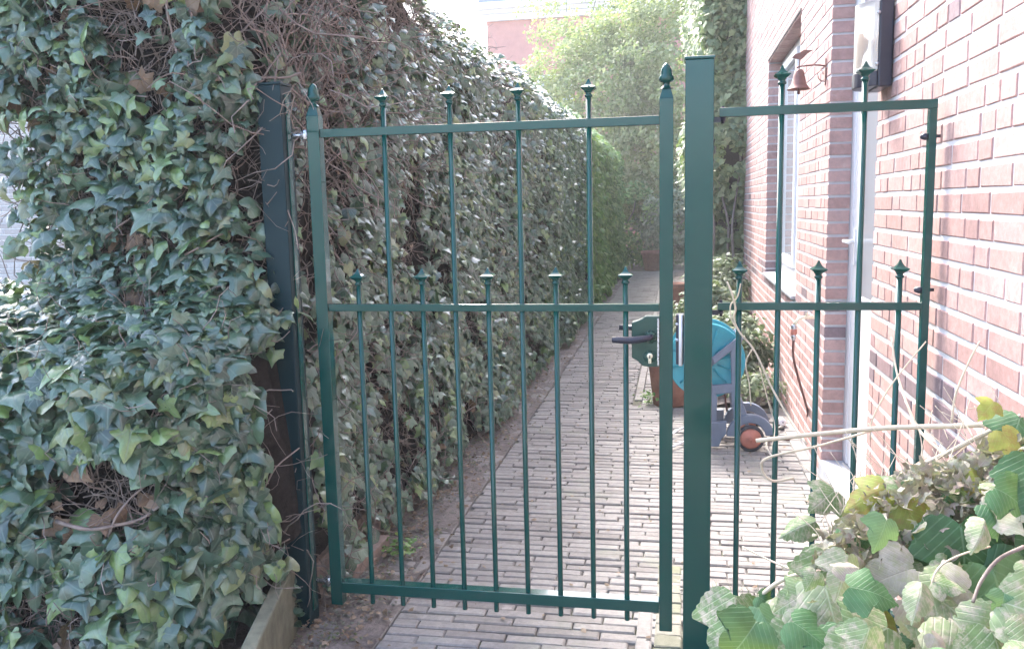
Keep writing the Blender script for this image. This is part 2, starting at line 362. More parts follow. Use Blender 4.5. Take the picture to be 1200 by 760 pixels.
def frames(nrm, tip, roll=0.5, tilt=0.35):       # leaf bases: Z = face normal, -Y = tip direction, with scatter
    n = len(nrm); nrm = nrm+rng.normal(0, tilt, (n, 3)); nrm /= np.linalg.norm(nrm, axis=1)[:, None]
    tip = tip+rng.normal(0, roll, (n, 3)); tip -= nrm*(tip*nrm).sum(1)[:, None]; tip /= np.linalg.norm(tip, axis=1)[:, None]
    y = -tip; x = np.cross(y, nrm)
    return np.stack([x, y, nrm], axis=2)          # columns
def place_leaves(pos, Rm, size, shapes, mat, parent, n_parts=0, name='leaf', stuff='foliage', mats=None):
    n = len(pos); vi = rng.integers(0, len(shapes), n)
    px, py, dep = project(pos)
    score = size/np.maximum(dep, .1)*((px > -10) & (px < 1210) & (py > -10) & (py < 770) & (dep > .1))
    order = np.argsort(-score); single = set(order[:n_parts].tolist()) if n_parts else set()
    off = wloc(parent)
    for i in single:
        me = shp_mesh(shapes, int(vi[i]), mats[i] if mats is not None else mat)
        o = bpy.data.objects.new(name, me); o.matrix_local = Matrix([[*(Rm[i, a]*size[i]), pos[i, a]-off[a]] for a in range(3)]+[[0, 0, 0, 1]])
        COL.objects.link(o); o.parent = parent
    rest = np.array([i for i in range(n) if i not in single], int)
    if len(rest) == 0: return
    Vs, Fs, Us, Ts = [], [], [], []; base = 0
    for k, (V, F, uv) in enumerate(shapes):
        idx = rest[vi[rest] == k]
        if len(idx) == 0: continue
        W = np.einsum('nij,vj->nvi', Rm[idx]*size[idx][:, None, None], V)+pos[idx][:, None, :]
        m = len(V); Vs.append(W.reshape(-1, 3)); Fs.append((F[None]+(np.arange(len(idx))*m)[:, None, None]).reshape(-1, 3)+base)
        Us.append(np.tile(uv, (len(idx), 1))); Ts.append(np.repeat(rng.random(len(idx)), m)); base += m*len(idx)
    o = big_mesh(stuff, np.vstack(Vs), np.vstack(Fs), mat, parent, np.concatenate(Ts), np.vstack(Us), True)
    tag(o, kind='stuff'); return o
def twig_mass(P0, D, L, rad, mat, parent, name='stem_tangle', seg=6, wob=.35, stay=None):  # many thin crooked stems in one part
    n = len(P0); K = 3
    P = np.zeros((n, seg+1, 3)); P[:, 0] = P0; d = D/np.linalg.norm(D, axis=1)[:, None]
    for s in range(seg):
        d = d+rng.normal(0, wob, (n, 3)); d /= np.linalg.norm(d, axis=1)[:, None]; P[:, s+1] = P[:, s]+d*(L/seg)[:, None]
    if stay is not None: P = stay(P)
    T = np.gradient(P, axis=1); T /= np.maximum(np.linalg.norm(T, axis=2)[..., None], 1e-6)
    ref = rng.normal(0, 1, (n, 1, 3)); U = np.cross(T, ref); U /= np.linalg.norm(U, axis=2)[..., None]; W = np.cross(T, U)
    rr = rad[:, None]*np.linspace(1, .5, seg+1)[None]
    V = np.stack([P+(U*math.cos(a)+W*math.sin(a))*rr[..., None] for a in np.arange(K)*2*math.pi/K], axis=2)  # n,seg+1,K,3
    idx = np.arange(n*(seg+1)*K).reshape(n, seg+1, K)
    a = idx[:, :-1]; b = idx[:, 1:]; F = np.stack([a, np.roll(a, -1, 2), np.roll(b, -1, 2), b], axis=-1).reshape(-1, 4)
    o = big_mesh(name, V.reshape(-1, 3), F, mat, parent, None, None, True); tag(o, kind='stuff'); return o
def pnoise(P, s, off=0):
    return np.array([noise.noise(Vector((p[0]*s+off, p[1]*s, p[2]*s))) for p in P])
# ------------------------------------------------------------------ bricks
def box_variant(ch, seed):        # a unit brick with softened outer arris, x in 0..1 is depth into the wall
    r = np.random.default_rng(seed)
    return None
def brick_batch(B, ch=.003, jit=.0):
    """B: list of (x0,x1,y0,y1,z0,z1) ; the -X or +Z face is the outer one: chamfer all of a box's 8 corners cheaply"""
FACE_IN = [(0, 1, 3, 2), (4, 6, 7, 5), (0, 4, 5, 1), (2, 3, 7, 6), (0, 2, 6, 4), (1, 5, 7, 3)]
def unit_brick(seed, outer, cw):
    """closed brick in the unit cube; the face on side `outer` ('-X','+Z','-Y') is inset, giving a worn arris; cw = arris as a fraction of (depth, a, b)"""
    r = np.random.default_rng(seed); V = []
    ax = {'-X': 0, '-Y': 1, '+Z': 2}[outer]; hi = outer[0] == '+'
    oth = [i for i in range(3) if i != ax]
    for lvl in range(3):
        for a, b in ((0, 0), (1, 0), (1, 1), (0, 1)):
            p = np.zeros(3); u, v = float(a), float(b)
            if lvl == 2:
                u = abs(a-cw[1]*r.uniform(.5, 1.8)); v = abs(b-cw[2]*r.uniform(.5, 1.8))
            p[oth[0]], p[oth[1]] = u, v
            p[ax] = [0, 1-cw[0]*r.uniform(.8, 1.4), 1][lvl] if hi else [1, cw[0]*r.uniform(.8, 1.4), 0][lvl]
            V.append(p)
    F = [(0, 1, 2, 3), (8, 11, 10, 9)]
    for l in (0, 4):
        for i in range(4): j = (i+1) % 4; F.append((l+i, l+4+i, l+4+j, l+j))
    return np.array(V), F
_ub = {}
def lay_bricks(boxes, mat, parent, n_parts, outer, arris, name='brick', rest_name='brickwork', kinds=None, mats=None, rotz=None):
    """boxes (n,6) x0 y0 z0 sx sy sz ; the n_parts that show largest become objects, the rest one part"""
    B = np.asarray(boxes, float); n = len(B)
    sz = B[:, 3:6]
    c = B[:, :3]+sz/2; px, py, dep = project(c)
    ins = (px > -15) & (px < 1215) & (py > -15) & (py < 775) & (dep > .3)
    a = {'-X': sz[:, 1]*sz[:, 2]*np.abs(c[:, 0]-CAM[0]), '-Y': sz[:, 0]*sz[:, 2]*np.abs(c[:, 1]-CAM[1]), '+Z': sz[:, 0]*sz[:, 1]*CAM[2]}[outer]
    sc = a/np.maximum(dep, .1)**3*ins; order = np.argsort(-sc); single = [i for i in order[:n_parts] if sc[i] > 0]
    ss = set(single); off = wloc(parent)
    key0 = {'-X': (0, (1, 2)), '-Y': (1, (0, 2)), '+Z': (2, (0, 1))}[outer]
    for i in single:
        mt = mats[i] if mats is not None else mat
        shp = (tuple(np.round(sz[i], 2)), i % 4, mt.name, outer)
        if shp not in _ub:
            cw = (arris/sz[i][key0[0]], arris/sz[i][key0[1][0]], arris/sz[i][key0[1][1]])
            V, F = unit_brick(i, outer, cw); V = (V-.5)
            me = bpy.data.meshes.new(name); me.from_pydata(V.tolist(), [], F); me.materials.append(mt)
            _ub[shp] = me
        o = bpy.data.objects.new(name, _ub[shp]); o.scale = sz[i]; o.location = c[i]-off
        if rotz is not None: o.rotation_euler.z = rotz[i]
        COL.objects.link(o); o.parent = parent
    byname = {}
    for i in range(n):
        if i not in ss: byname.setdefault((mats[i] if mats is not None else mat).name, []).append(i)
    for mn, idx in byname.items():
        idx = np.array(idx); Vs = []; Ts = []
        vars_ = [unit_brick(s, outer, (arris/sz[idx[0]][key0[0]], arris/.15, arris/.05)) for s in range(6)]
        F = np.array(vars_[0][1])
        W = np.stack([vars_[i % 6][0]-.5 for i in idx])*sz[idx][:, None, :]
        if rotz is not None:
            cc, s_ = np.cos(rotz[idx])[:, None], np.sin(rotz[idx])[:, None]; W = np.stack([W[..., 0]*cc-W[..., 1]*s_, W[..., 0]*s_+W[..., 1]*cc, W[..., 2]], -1)
        W = W+c[idx][:, None, :]
        FF = (F[None]+(np.arange(len(idx))*12)[:, None, None]).reshape(-1, 4)
        o = big_mesh(rest_name, W.reshape(-1, 3), FF, bpy.data.materials[mn], parent, np.repeat(rng.random(len(idx)), 12)); tag(o, kind='stuff')
# ================================================================== SETTING
def sheet(name, x0, x1, y0, y1, z, mat, nx=1, ny=1, amp=0, sc=8):
    xs = np.linspace(x0, x1, nx+1); ys = np.linspace(y0, y1, ny+1); V = [(x, y, z+(amp*noise.noise(Vector((x*sc, y*sc, 3))) if amp else 0)) for y in ys for x in xs]
    F = [(j*(nx+1)+i, j*(nx+1)+i+1, (j+1)*(nx+1)+i+1, (j+1)*(nx+1)+i) for j in range(ny) for i in range(nx)]
    o = big_mesh(name, V, F, mat, None, smooth=True); return tag(o, kind='structure')
sheet('ground', -150, 150, -150, 150, -.05, M['ground'])
sheet('soil_strip', -.9, .16, -3.5, 15.6, .004, M['soil'], 20, 300, .03, 7)
sheet('planting_bed', 1.055, 1.8, 3.35, 15.4, .012, M['soil'], 12, 130, .05, 5)
sheet('gravel_verge', 1.04, 1.8, -3.5, .12, -.002, M['moss_gravel'], 20, 80, .025, 9)
# paving: one structure with its bricks as parts
path = MB().box(-.11, 1.80, -3.5, 15.5, -.04, -.012).build('paved_path', M['joint']); tag(path, kind='structure')
pav = []; rz = []
def pave(x0, x1, y, sx=.2, sy=.05, shift=0, dz=0):
    x = x0-shift
    while x < x1-.02:
        l = sx*random.uniform(.96, 1.03); a = max(x, x0); b = min(x+l, x1)
        if b-a > .03:
            pav.append((a, y+random.uniform(-.0015, .0015), -.035, b-a-.0042*random.uniform(.7, 1.5), sy-.0034*random.uniform(.8, 1.6), .035+dz+random.uniform(-.0035, .004)))
            rz.append(random.gauss(0, .006))
        x += l
k = 0; y = -1.6
while y < 15.4:
    x1 = .965 if y < .0 else (1.79 if y < 3.25 else .80)
    if .0 <= y < .18: x1 = 1.04
    if y >= .18 and y < .55: x1 = 1.6
    if y >= 3.25: pave(.86, 1.05, y, shift=random.uniform(0, .1))
    pave(.168, x1, y, shift=(.1 if k % 2 else 0)+random.uniform(-.02, .02))
    if y < .12: pave(-.085+random.uniform(-.02, .02), -.0, y, .1, .05)
    if y < 3.2: pave(.0+random.uniform(-.02, .02), .108, y, .1, .05)
    k += 1; y += .0525
y = -1.6
while y < 15.4:
    pav.append((.112, y, -.035, .05, .197, .036+random.uniform(-.002, .002))); rz.append(random.gauss(0, .01))
    if y > .9: pav.append((.055, y+.07, -.035, .05, .197, .035+random.uniform(-.002, .002))); rz.append(random.gauss(0, .012))
    if y < .12: pav.append((.972, y+.03, -.035, .05, .197, .038)); rz.append(0)
    if y > 3.3: pav.append((.805, y, -.035, .05, .197, .038)); rz.append(random.gauss(0, .01))
    y += .203
lay_bricks(pav, M['paver'], path, 300, '+Z', .004, 'paving_brick', 'paving_bricks_beyond', rotz=np.array(rz))
# mossy tiles by the post
tl = []; tz = []
for j in range(-12, 8):
    for (a, b) in ((1.03, 1.115),):
        if j*.078 < .6: tl.append((a, j*.078, -.03, b-a, .074, .034+random.uniform(-.002, .003))); tz.append(random.gauss(0, .01))
lay_bricks(tl, M['paver_moss'], path, 20, '+Z', .004, 'mossy_tile', 'mossy_tiles_beyond', rotz=np.array(tz))
# ================================================================== BRICK HOUSE
XW = 1.8035
house = thing('brick_house', (XW, 2.4, 0), 'pink brick house with pale mortar joints along the right side of the path', 'house')
D0, D1, DT = .82, 1.84, 2.52; W0, W1, WB, WT = 2.93, 4.79, .80, 2.455; YE = 9.0; HT = 4.2
mw = MB(); xm0, xm1 = XW+.0035, XW+.35
for (a, b, z0, z1) in ((-4, D0-.007, -.05, HT), (D0-.007, D1+.007, DT, HT), (D1+.007, W0-.007, -.05, HT), (W0-.007, W1+.007, -.05, WB-.03), (W0-.007, W1+.007, WT+.02, HT), (W1+.007, YE, -.05, HT)):
    mw.box(xm0, xm1, a, b, z0, z1)
wall = mw.build('wall', M['mortar'], house)
bb = []; bmats = []
nc = int(HT/.0625)
for kz in range(nc):
    z = .0041+kz*.0625+.006; zc = z+.025
    segs = [(-3.2, YE)]
    def cut(segs, a, b):
        out = []
        for s, e in segs:
            if b <= s or a >= e: out.append((s, e)); continue
            if s < a: out.append((s, a))
            if b < e: out.append((b, e))
        return out
    if zc < DT: segs = cut(segs, D0, D1)
    if WB < zc+.03 and zc < WT: segs = cut(segs, W0, W1)
    for s, e in segs:
        yy = s; first = True
        while yy < e-.02:
            l = .1 if (first and kz % 2 and s > -3) else (.1 if random.random() < .33 else .21)
            if e-(yy+l) < .06: l = e-yy
            l = min(l, e-yy)
            l0 = l-.0102 if yy+l < e-.001 else l
            bb.append((XW+random.uniform(-.0012, .0012), yy, z+random.uniform(-.0008, .0008), .1, l0, .0498))
            dk = (.665 < zc < .855 and random.random() < .62) or random.random() < .015
            bmats.append(M['brick_dark'] if dk else M['brick']); yy += l; first = False
# reveal bricks are the ends of these; a few deeper courses make the jamb
lay_bricks(bb, M['brick'], wall, 300, '-X', .0025, 'brick', 'brickwork', mats=bmats)
# lintels
MB().box(XW+.002, XW+.101, W0+.003, W1-.003, WT+.001, WT+.018).build('lintel', M['lintel'], house)
MB().box(XW-.006, XW+.003, W0-.02, W1+.02, WT+.003, WT+.016).build('steel_angle', M['dark'], house)
MB().box(XW+.001, XW+.101, D0+.003, D1-.003, DT-.02, DT-.001).build('lintel', M['lintel'], house)
# window
win = MB()
wx0, wx1 = XW+.10, XW+.16
win.box(wx0, wx1, W0, W1, WB-.01, WB+.09); win.box(wx0, wx1, W0, W1, WT-.055, WT-.002)
for a, b in ((W0, W0+.07), (W1-.06, W1-.002), (3.63, 3.76)): win.box(wx0, wx1, a, b, WB+.091, WT-.056)
wo = win.build('window', M['white_paint'], house, .004)
cs = MB()
for a, b in ((3.765, 3.82), (W1-.115, W1-.062)): cs.box(wx0-.018, wx0+.03, a, b, WB+.093, WT-.058)
cs.box(wx0-.018, wx0+.03, 3.821, W1-.116, WB+.093, WB+.15); cs.box(wx0-.018, wx0+.03, 3.821, W1-.116, WT-.115, WT-.058)
cs.build('casement', M['white_paint'], wo, .003)
MB().box(wx0+.01, wx0+.02, 3.82, W1-.115, WB+.15, WT-.115).build('pane', M['glassy'], wo)
MB().box(wx0+.01, wx0+.02, W0+.07, 3.63, WB+.09, WT-.055).build('pane', M['glassy'], wo)
MB().box(XW-.025, wx0-.001, W0+.002, W1-.002, WB-.029, WB-.008, rot=Matrix.Rotation(R(-6), 3, 'Y')).build('sill', M['stone'], house, .004)
# door
dx = XW+.103
dr = MB()
dr.box(dx, dx+.09, D1-.075, D1-.001, .085, DT-.022); dr.box(dx, dx+.09, D0+.001, D0+.075, .085, DT-.022); dr.box(dx, dx+.09, D0+.076, D1-.076, DT-.10, DT-.023)
dfr = dr.build('door_frame', M['white_paint'], house, .004)
dl = MB(); ex = dx+.004
dl.box(ex, ex+.045, D1-.165, D1-.078, .09, DT-.102); dl.box(ex, ex+.045, D0+.078, D0+.19, .09, DT-.102)
dl.box(ex, ex+.045, D0+.191, D1-.166, .09, .93); dl.box(ex, ex+.045, D0+.191, D1-.166, DT-.22, DT-.103)
door = dl.build('door', M['white_paint'], house, .004)
MB().box(ex+.003, ex+.012, D0+.1895, D1-.1655, .9295, DT-.2195).build('pane', M['glassy'], door)
hd = MB(); hz = 1.17; hy = D1-.135
hd.box(ex-.008, ex+.002, hy-.018, hy+.018, hz-.11, hz+.06); hd.tube([(ex-.004, hy, hz), (ex-.058, hy, hz)], .009, 10); hd.tube(smoothpath([(ex-.052, hy, hz), (ex-.055, hy+.03, hz+.002), (ex-.05, hy-.11, hz+.004)][:1]+[(ex-.058, hy-.05, hz+.002), (ex-.052, hy-.115, hz)], 4), .009, 10)
hd.build('handle', M['white_paint'], door, .002)
MB().box(XW-.012, dx+.02, D0+.004, D1-.004, -.02, .083).build('doorstep', M['stone'], house, .006)
kb = [(XW-.075, y0, -.03, .06, .19, .045) for y0 in np.arange(.25, 3.2, .2)]
lay_bricks(kb, M['paver'], path, 16, '+Z', .004, 'edge_brick', 'edge_bricks')
# roof eaves well above the frame so that the house is a closed body
MB().box(XW-.3, XW+3, -4.2, YE+.2, HT+.002, HT+.12).build('eaves', M['white_paint'], house)
# ------------------------------------------------------------------ wall lamp
lamp = thing('wall_lamp', (XW, .68, 1.74), 'black wall lamp with rounded frosted glass beside the white door', 'lamp')
ly0, ly1 = .60, .78; lz0, lz1 = 1.735, 2.02
MB().box(XW-.048, XW-.002, ly0, ly1, lz0, lz1).build('housing', M['navy_black'], lamp, .006)
bs = MB(); poly = [(XW-.05, ly0+.004), (XW-.05, ly1-.004)]+[(XW-.05-.06*math.sin(a), (ly0+ly1)/2+.086*math.cos(a)) for a in np.linspace(0, math.pi, 11)]
arc = [(XW-.0485-.064*math.sin(a), (ly0+ly1)/2+.086*math.cos(a)) for a in np.linspace(0, math.pi, 13)]
bs.prism(arc, lz0+.004, lz0+.055, 'XY'); bs.build('base_cap', M['navy_black'], lamp, .003)
m, t, b = new_mat('frosted_glass'); b.inputs['Base Color'].default_value = (.86, .87, .88, 1); b.inputs['Roughness'].default_value = .25; b.inputs['Transmission Weight'].default_value = .75; b.inputs['Coat Weight'].default_value = .3
M['frost'] = m
gl = MB(); outer_ = [(XW-.049-.060*math.sin(a), (ly0+ly1)/2+.082*math.cos(a)) for a in np.linspace(0, math.pi, 15)]
gl.prism(outer_, lz0+.057, lz1-.004, 'XY'); gl.build('glass', M['frost'], lamp)
MB().lathe([(0, .0), (.014, .0), (.016, .03), (.026, .06), (.028, .085), (.018, .11), (0, .118)], 14, (XW-.08, .69, lz0+.075)).build('bulb', plain('bulb_glass', (.9, .62, .35), .2), lamp)
sc = MB()
for zz in (lz0+.075, lz1-.045): sc.lathe([(0, 0), (.006, 0), (.006, .008), (0, .009)], 10, (XW-.052, ly0-.006, zz), 'Y')
sc.build('screw', M['steel'], lamp)
# ------------------------------------------------------------------ bell
bell = thing('wall_bell', (XW, 1.95, 1.98), 'small reddish copper bell hanging from a wall bracket beyond the white door', 'bell')
bx, by = 1.678, 1.98
MB().lathe([(0, .062), (.014, .06), (.022, .05), (.028, .025), (.036, -.01), (.05, -.03), (.056, -.036), (.05, -.036), (.034, -.012), (.0, .045)], 20, (bx, by, 1.935)).lathe([(0, .0), (.008, .004), (.006, .03), (0, .035)], 8, (bx, by, 1.875)).build('bell_body', M['copper'], bell)
br = MB(); br.tube(smoothpath([(XW, by, 2.005), (1.75, by, 2.012), (bx, by, 2.008), (bx-.012, by, 2.0)], 4), .004, 6); br.tube([(bx, by, 2.008), (bx, by, 1.995)], .003, 6)
br.tube(smoothpath([(XW, by, 1.93), (1.775, by, 1.94), (1.765, by, 1.97), (1.785, by, 1.985), (1.79, by, 1.965)], 4), .0022, 6)
br.prism([(XW-.006, 1.915), (XW, 1.915), (XW, 2.04), (XW-.006, 2.04)], by-.012, by+.012); br.build('bracket', M['copper'], bell)
orn = MB(); orn.prism([(bx-.035, 2.052), (bx-.02, 2.068), (bx, 2.072), (bx+.02, 2.085), (bx+.06, 2.082), (bx+.035, 2.066), (bx+.02, 2.05), (bx+.005, 2.04), (bx-.015, 2.045)], by-.004, by+.004); orn.tube([(bx, by, 2.008), (bx+.002, by, 2.045)], .003, 5)
orn.build('bird_ornament', M['copper'], bell)
# ================================================================== GATE
Z0 = .14; ZT, ZM = 1.4585+Z0, .9213+Z0; XR = 1.0656
def finial_small(mb, x, y, z):     # flared cap with a hollow-sided point, square in plan
    mb.lathe([(.0088, -.001), (.0115, 0), (.0120, .003), (.0115, .006), (.0092, .007), (.0092, .012), (.0115, .0125), (.0125, .016)], 16, (x, y, z))
    mb.lathe([(.0125, .0145), (.018, .017), (.0275, .0225), (.0305, .0245), (.0300, .0262), (.0215, .0295), (.0135, .034), (.0085, .040), (.0045, .046), (.0035, .050), (0, .0515)], 4, (x, y, z), ph=math.pi/4, sm=False)
def finial_acorn(mb, x, y, z):
    mb.lathe([(.018, -.002), (.010, .006), (.0095, .014), (.017, .016), (.0215, .021), (.021, .029), (.0175, .034), (.0165, .038), (.0155, .048), (.011, .060), (.005, .067), (0, .069)], 16, (x, y, z))
gate = thing('garden_gate', (0, 0, 0), 'dark green metal bar gate closed across the brick path, with a lever lock', 'gate')
def stile(x, zb, zt):
    mb = MB(); h = .0195; mb.box(x-h, x+h, -h, h, zb, zt-.03)
    mb.add([(x-h, -h, zt-.03), (x+h, -h, zt-.03), (x+h, h, zt-.03), (x-h, h, zt-.03), (x-.011, -.011, zt), (x+.011, -.011, zt), (x+.011, .011, zt), (x-.011, .011, zt)],
           [(0, 1, 5, 4), (1, 2, 6, 5), (2, 3, 7, 6), (3, 0, 4, 7), (4, 5, 6, 7)])
    o = mb.build('stile', M['green'], gate, .0018)
    f = MB(); finial_acorn(f, x, 0, zt); f.build('finial', M['green'], o)
stile(0, Z0-.061, 1.682); stile(XR, Z0-.076, 1.688)
MB().box(.0200, XR-.0200, -.0125, .0125, ZT-.0125, ZT+.0125).build('rail', M['green'], gate, .0015)
MB().box(.0200, XR-.0200, -.0125, .0125, ZM-.011, ZM+.011).build('rail', M['green'], gate, .0015)
MB().box(.0200, XR-.0200, -.0200, .0200, Z0-.0180, Z0+.0180).build('rail', M['green'], gate, .0018)
for i in range(9):
    x = .118+.1037*i; long = i % 2 == 1; zt = (1.533+Z0) if long else (.992+Z0)
    o = MB().lathe([(0, Z0-.056), (.0078, Z0-.056), (.0082, Z0-.054), (.0082, zt+.001), (0, zt+.001)], 12, (x, 0, 0)).build('bar', M['green'], gate)
    f = MB(); finial_small(f, x, 0, zt); f.build('finial', M['green'], o)
# lock
lk_ = MB(); lk_.prism([(.966, .915), (.985, .904), (.998, .890), (1.012, .888), (1.0455, .888), (1.0455, 1.036), (1.005, 1.036), (.998, 1.030), (.985, 1.024), (.966, 1.018)], -.026, .018)
lock = lk_.build('lock_case', M['green_dull'], gate, .003)
MB().box(1.0405, 1.0455, -.028, -.0255, .892, 1.032).build('cover_edge', M['steel'], lock)
def rosette(mb, x, z):
    mb.lathe([(0, -.006), (.012, -.006), (.0165, -.003), (.018, 0), (0, 0)], 20, (x, -.027, z), 'Y')
    for k in range(10):
        a = k*math.pi/5; mb.lathe([(0, -.005), (.003, -.004), (.004, 0), (0, 0)], 6, (x+.0165*math.cos(a), -.027, z+.0165*math.sin(a)), 'Y')
for rx_, rz_ in ((1.021, .978), (1.019, .918)):
    rs = MB(); rosette(rs, rx_, rz_); rs.build('rosette', M['green_dull'], lock)
hn = MB(); hn.tube([(1.021, -.026, .979), (1.021, -.052, .979)], .008, 12)
pth = smoothpath([(1.021, -.052, .979), (1.005, -.058, .977), (.985, -.060, .974), (.955, -.060, .972), (.925, -.058, .973), (.912, -.056, .972)], 5); rad = [.008+.0022*math.sin(i/len(pth)*3.1)*1.2 for i in range(len(pth))]
hn.tube(pth, rad, 12)
for i in range(6, len(pth)-4, 2): p = pth[i]; hn.lathe([(rad[i]-.001, -.0022), (rad[i]+.0015, 0), (rad[i]-.001, .0022)], 12, tuple(p), 'X')
hn.build('handle', M['navy_black'], lock)
hb = MB(); hb.tube([(1.021, .018, .99), (1.021, .045, .99)], .008, 10); hb.tube([(1.021, .045, .99), (.98, .05, .992), (.925, .05, .995)], .0085, 10); hb.build('back_handle', M['navy_black'], lock)
cy = MB(); cy.lathe([(0, -.004), (.0085, -.004), (.0085, 0), (0, 0)], 16, (1.019, -.033, .922), 'Y'); cy.box(1.0145, 1.0235, -.037, -.030, .900, .918); cy.build('keyhole_cylinder', M['brass'], lock, .001)
MB().box(1.0175, 1.0205, -.0385, -.0372, .915, .925).build('key_slot', M['dark'], lock)
# hinges
def hinge(z, n='hinge'):
    h = MB(); h.tube([(-.075, .0, z), (-.019, 0, z)], .0065, 10)
    for x0, x1, r_ in ((-.0445, -.035, .013), (-.034, -.028, .012), (-.026, -.0195, .014)): h.lathe([(0, x0), (r_, x0), (r_, x1), (0, x1)], 6, (0, 0, z), 'X', sm=False)
    h.lathe([(0, -.014), (.013, -.014), (.0145, 0), (.013, .014), (0, .014)], 12, (-.031, 0, z)); h.build(n, M['steel'], gate, .001)
hinge(ZT-.002); hinge(Z0+.012)
# ------------------------------------------------------------------ posts
def post(x, y, zt, label, name, mat='green'):
    t = thing(name, (x, y, 0), label, 'post')
    MB().box(x-.0395, x+.0395, y-.0395, y+.0395, -.3, zt-.008).build('shaft', M[mat], t, .003)
    MB().box(x-.042, x+.042, y-.042, y+.042, zt-.0079, zt).build('cap', M[mat], t, .002)
    return t
pr_ = post(1.157, 0, 1.765, 'thick dark green square post between the gate and the fixed fence panel', 'gate_post')
MB().box(1.094, 1.1165, -.020, .022, .895, 1.042).build('strike_box', M['navy_black'], pr_, .002)
MB().tube([(1.1075, -.0255, .893), (1.1075, -.0255, 1.045)], .0055, 12).build('strike_bar', M['white_paint'], pr_)  # metal bar coloured flat pale to imitate its bright reflection
s_ = MB()
for zz in (.968, 1.014): s_.lathe([(0, -.003), (.0045, -.002), (.005, 0), (0, 0)], 10, (1.0965, -.0205, zz), 'Y')
s_.build('screw', M['steel'], pr_)
pl_ = post(-.129, 0, 1.755, 'green square hinge post coloured dark for shade, standing between the ivy bank and the gate', 'gate_post', 'green_shaded')
MB().box(-.0888, -.085, -.013, .013, .05, 1.72).build('hinge_strip', M['green'], pl_, .001)
# ------------------------------------------------------------------ fixed panel
pan = thing('fence_panel', (1.2, 0, 0), 'narrow fixed dark green bar panel between the thick post and the brick wall', 'fence')
PT, PM, XQ = 1.4724+Z0, .9249+Z0, 1.7735
for z, h, yy in ((PT, .0125, .0125), (PM, .011, .0125), (Z0, .018, .02)):
    MB().box(1.212, XQ-(.0105 if z != PT else -.0105), -yy, yy, z-h, z+h).build('rail', M['green'], pan, .0015)
MB().box(XQ-.010, XQ+.010, -.0124, .0124, Z0-.07, PT-.0127).build('upright', M['green'], pan, .0015)
for i, x in enumerate((1.273, 1.381, 1.49, 1.599, 1.706)):
    long = i % 2 == 1; zt = (1.543+Z0) if long else (1.004+Z0)
    o = MB().lathe([(0, Z0-.056), (.0078, Z0-.056), (.0082, Z0-.054), (.0082, zt+.001), (0, zt+.001)], 12, (x, 0, 0)).build('bar', M['green'], pan)
    f = MB(); finial_small(f, x, 0, zt); f.build('finial', M['green'], o)
for z in (PT, PM, Z0):
    b_ = MB(); b_.box(1.197, 1.216, -.006, .006, z-.026, z-.0115 if z != Z0 else z-.0185); b_.lathe([(0, -.012), (.0075, -.010), (.008, .0), (0, 0)], 6, (1.222, 0, z-.013), 'Z'); b_.tube([(1.222, -.0, z-.03), (1.222, 0, z+.018)], .0045, 8); b_.build('bracket', M['navy_black'], pan)
for z in (PT-.085, PM+.045, .35):
    b_ = MB(); b_.tube([(XQ+.022, 0, z), (XQ-.018, 0, z)], .0045, 8); b_.lathe([(0, -.030), (.006, -.028), (.010, -.018), (.010, -.0105), (0, -.0105)], 10, (XQ, 0, z), 'X'); b_.build('bolt', M['navy_black'], pan)
# ================================================================== HOSE REEL
reel = thing('hose_reel_cart', (1.3, 2.45, 0), 'blue grey hose reel cart with a bright cyan drum standing behind the gate post', 'hose reel')
cx, cz, cyy = 1.258, .49, 2.42
def disc(y, s):
    d = MB(); d.lathe([(0, 0), (.05, -.006*s), (.06, 0), (.19, -.012*s), (.205, -.02*s), (.208, -.02*s), (.212, -.008*s), (.212, .008*s), (.2, .010*s), (.06, .012*s), (0, .012*s)], 40, (cx, y, cz), 'Y')
    for k in range(12):
        a = k*math.pi/6+.2; c_, s__ = math.cos(a), math.sin(a)
        d.tube([(cx+.065*c_, y-.008*s, cz+.065*s__), (cx+.19*c_, y-.016*s, cz+.19*s__)], .006, 5)
    return d.build('drum_flange', M['cyan'], reel)
disc(cyy-.10, 1); disc(cyy+.10, -1)
MB().lathe([(0, -.1), (.085, -.1), (.085, .1), (0, .1)], 24, (cx, cyy, cz), 'Y').build('drum_core', M['cyan'], reel)
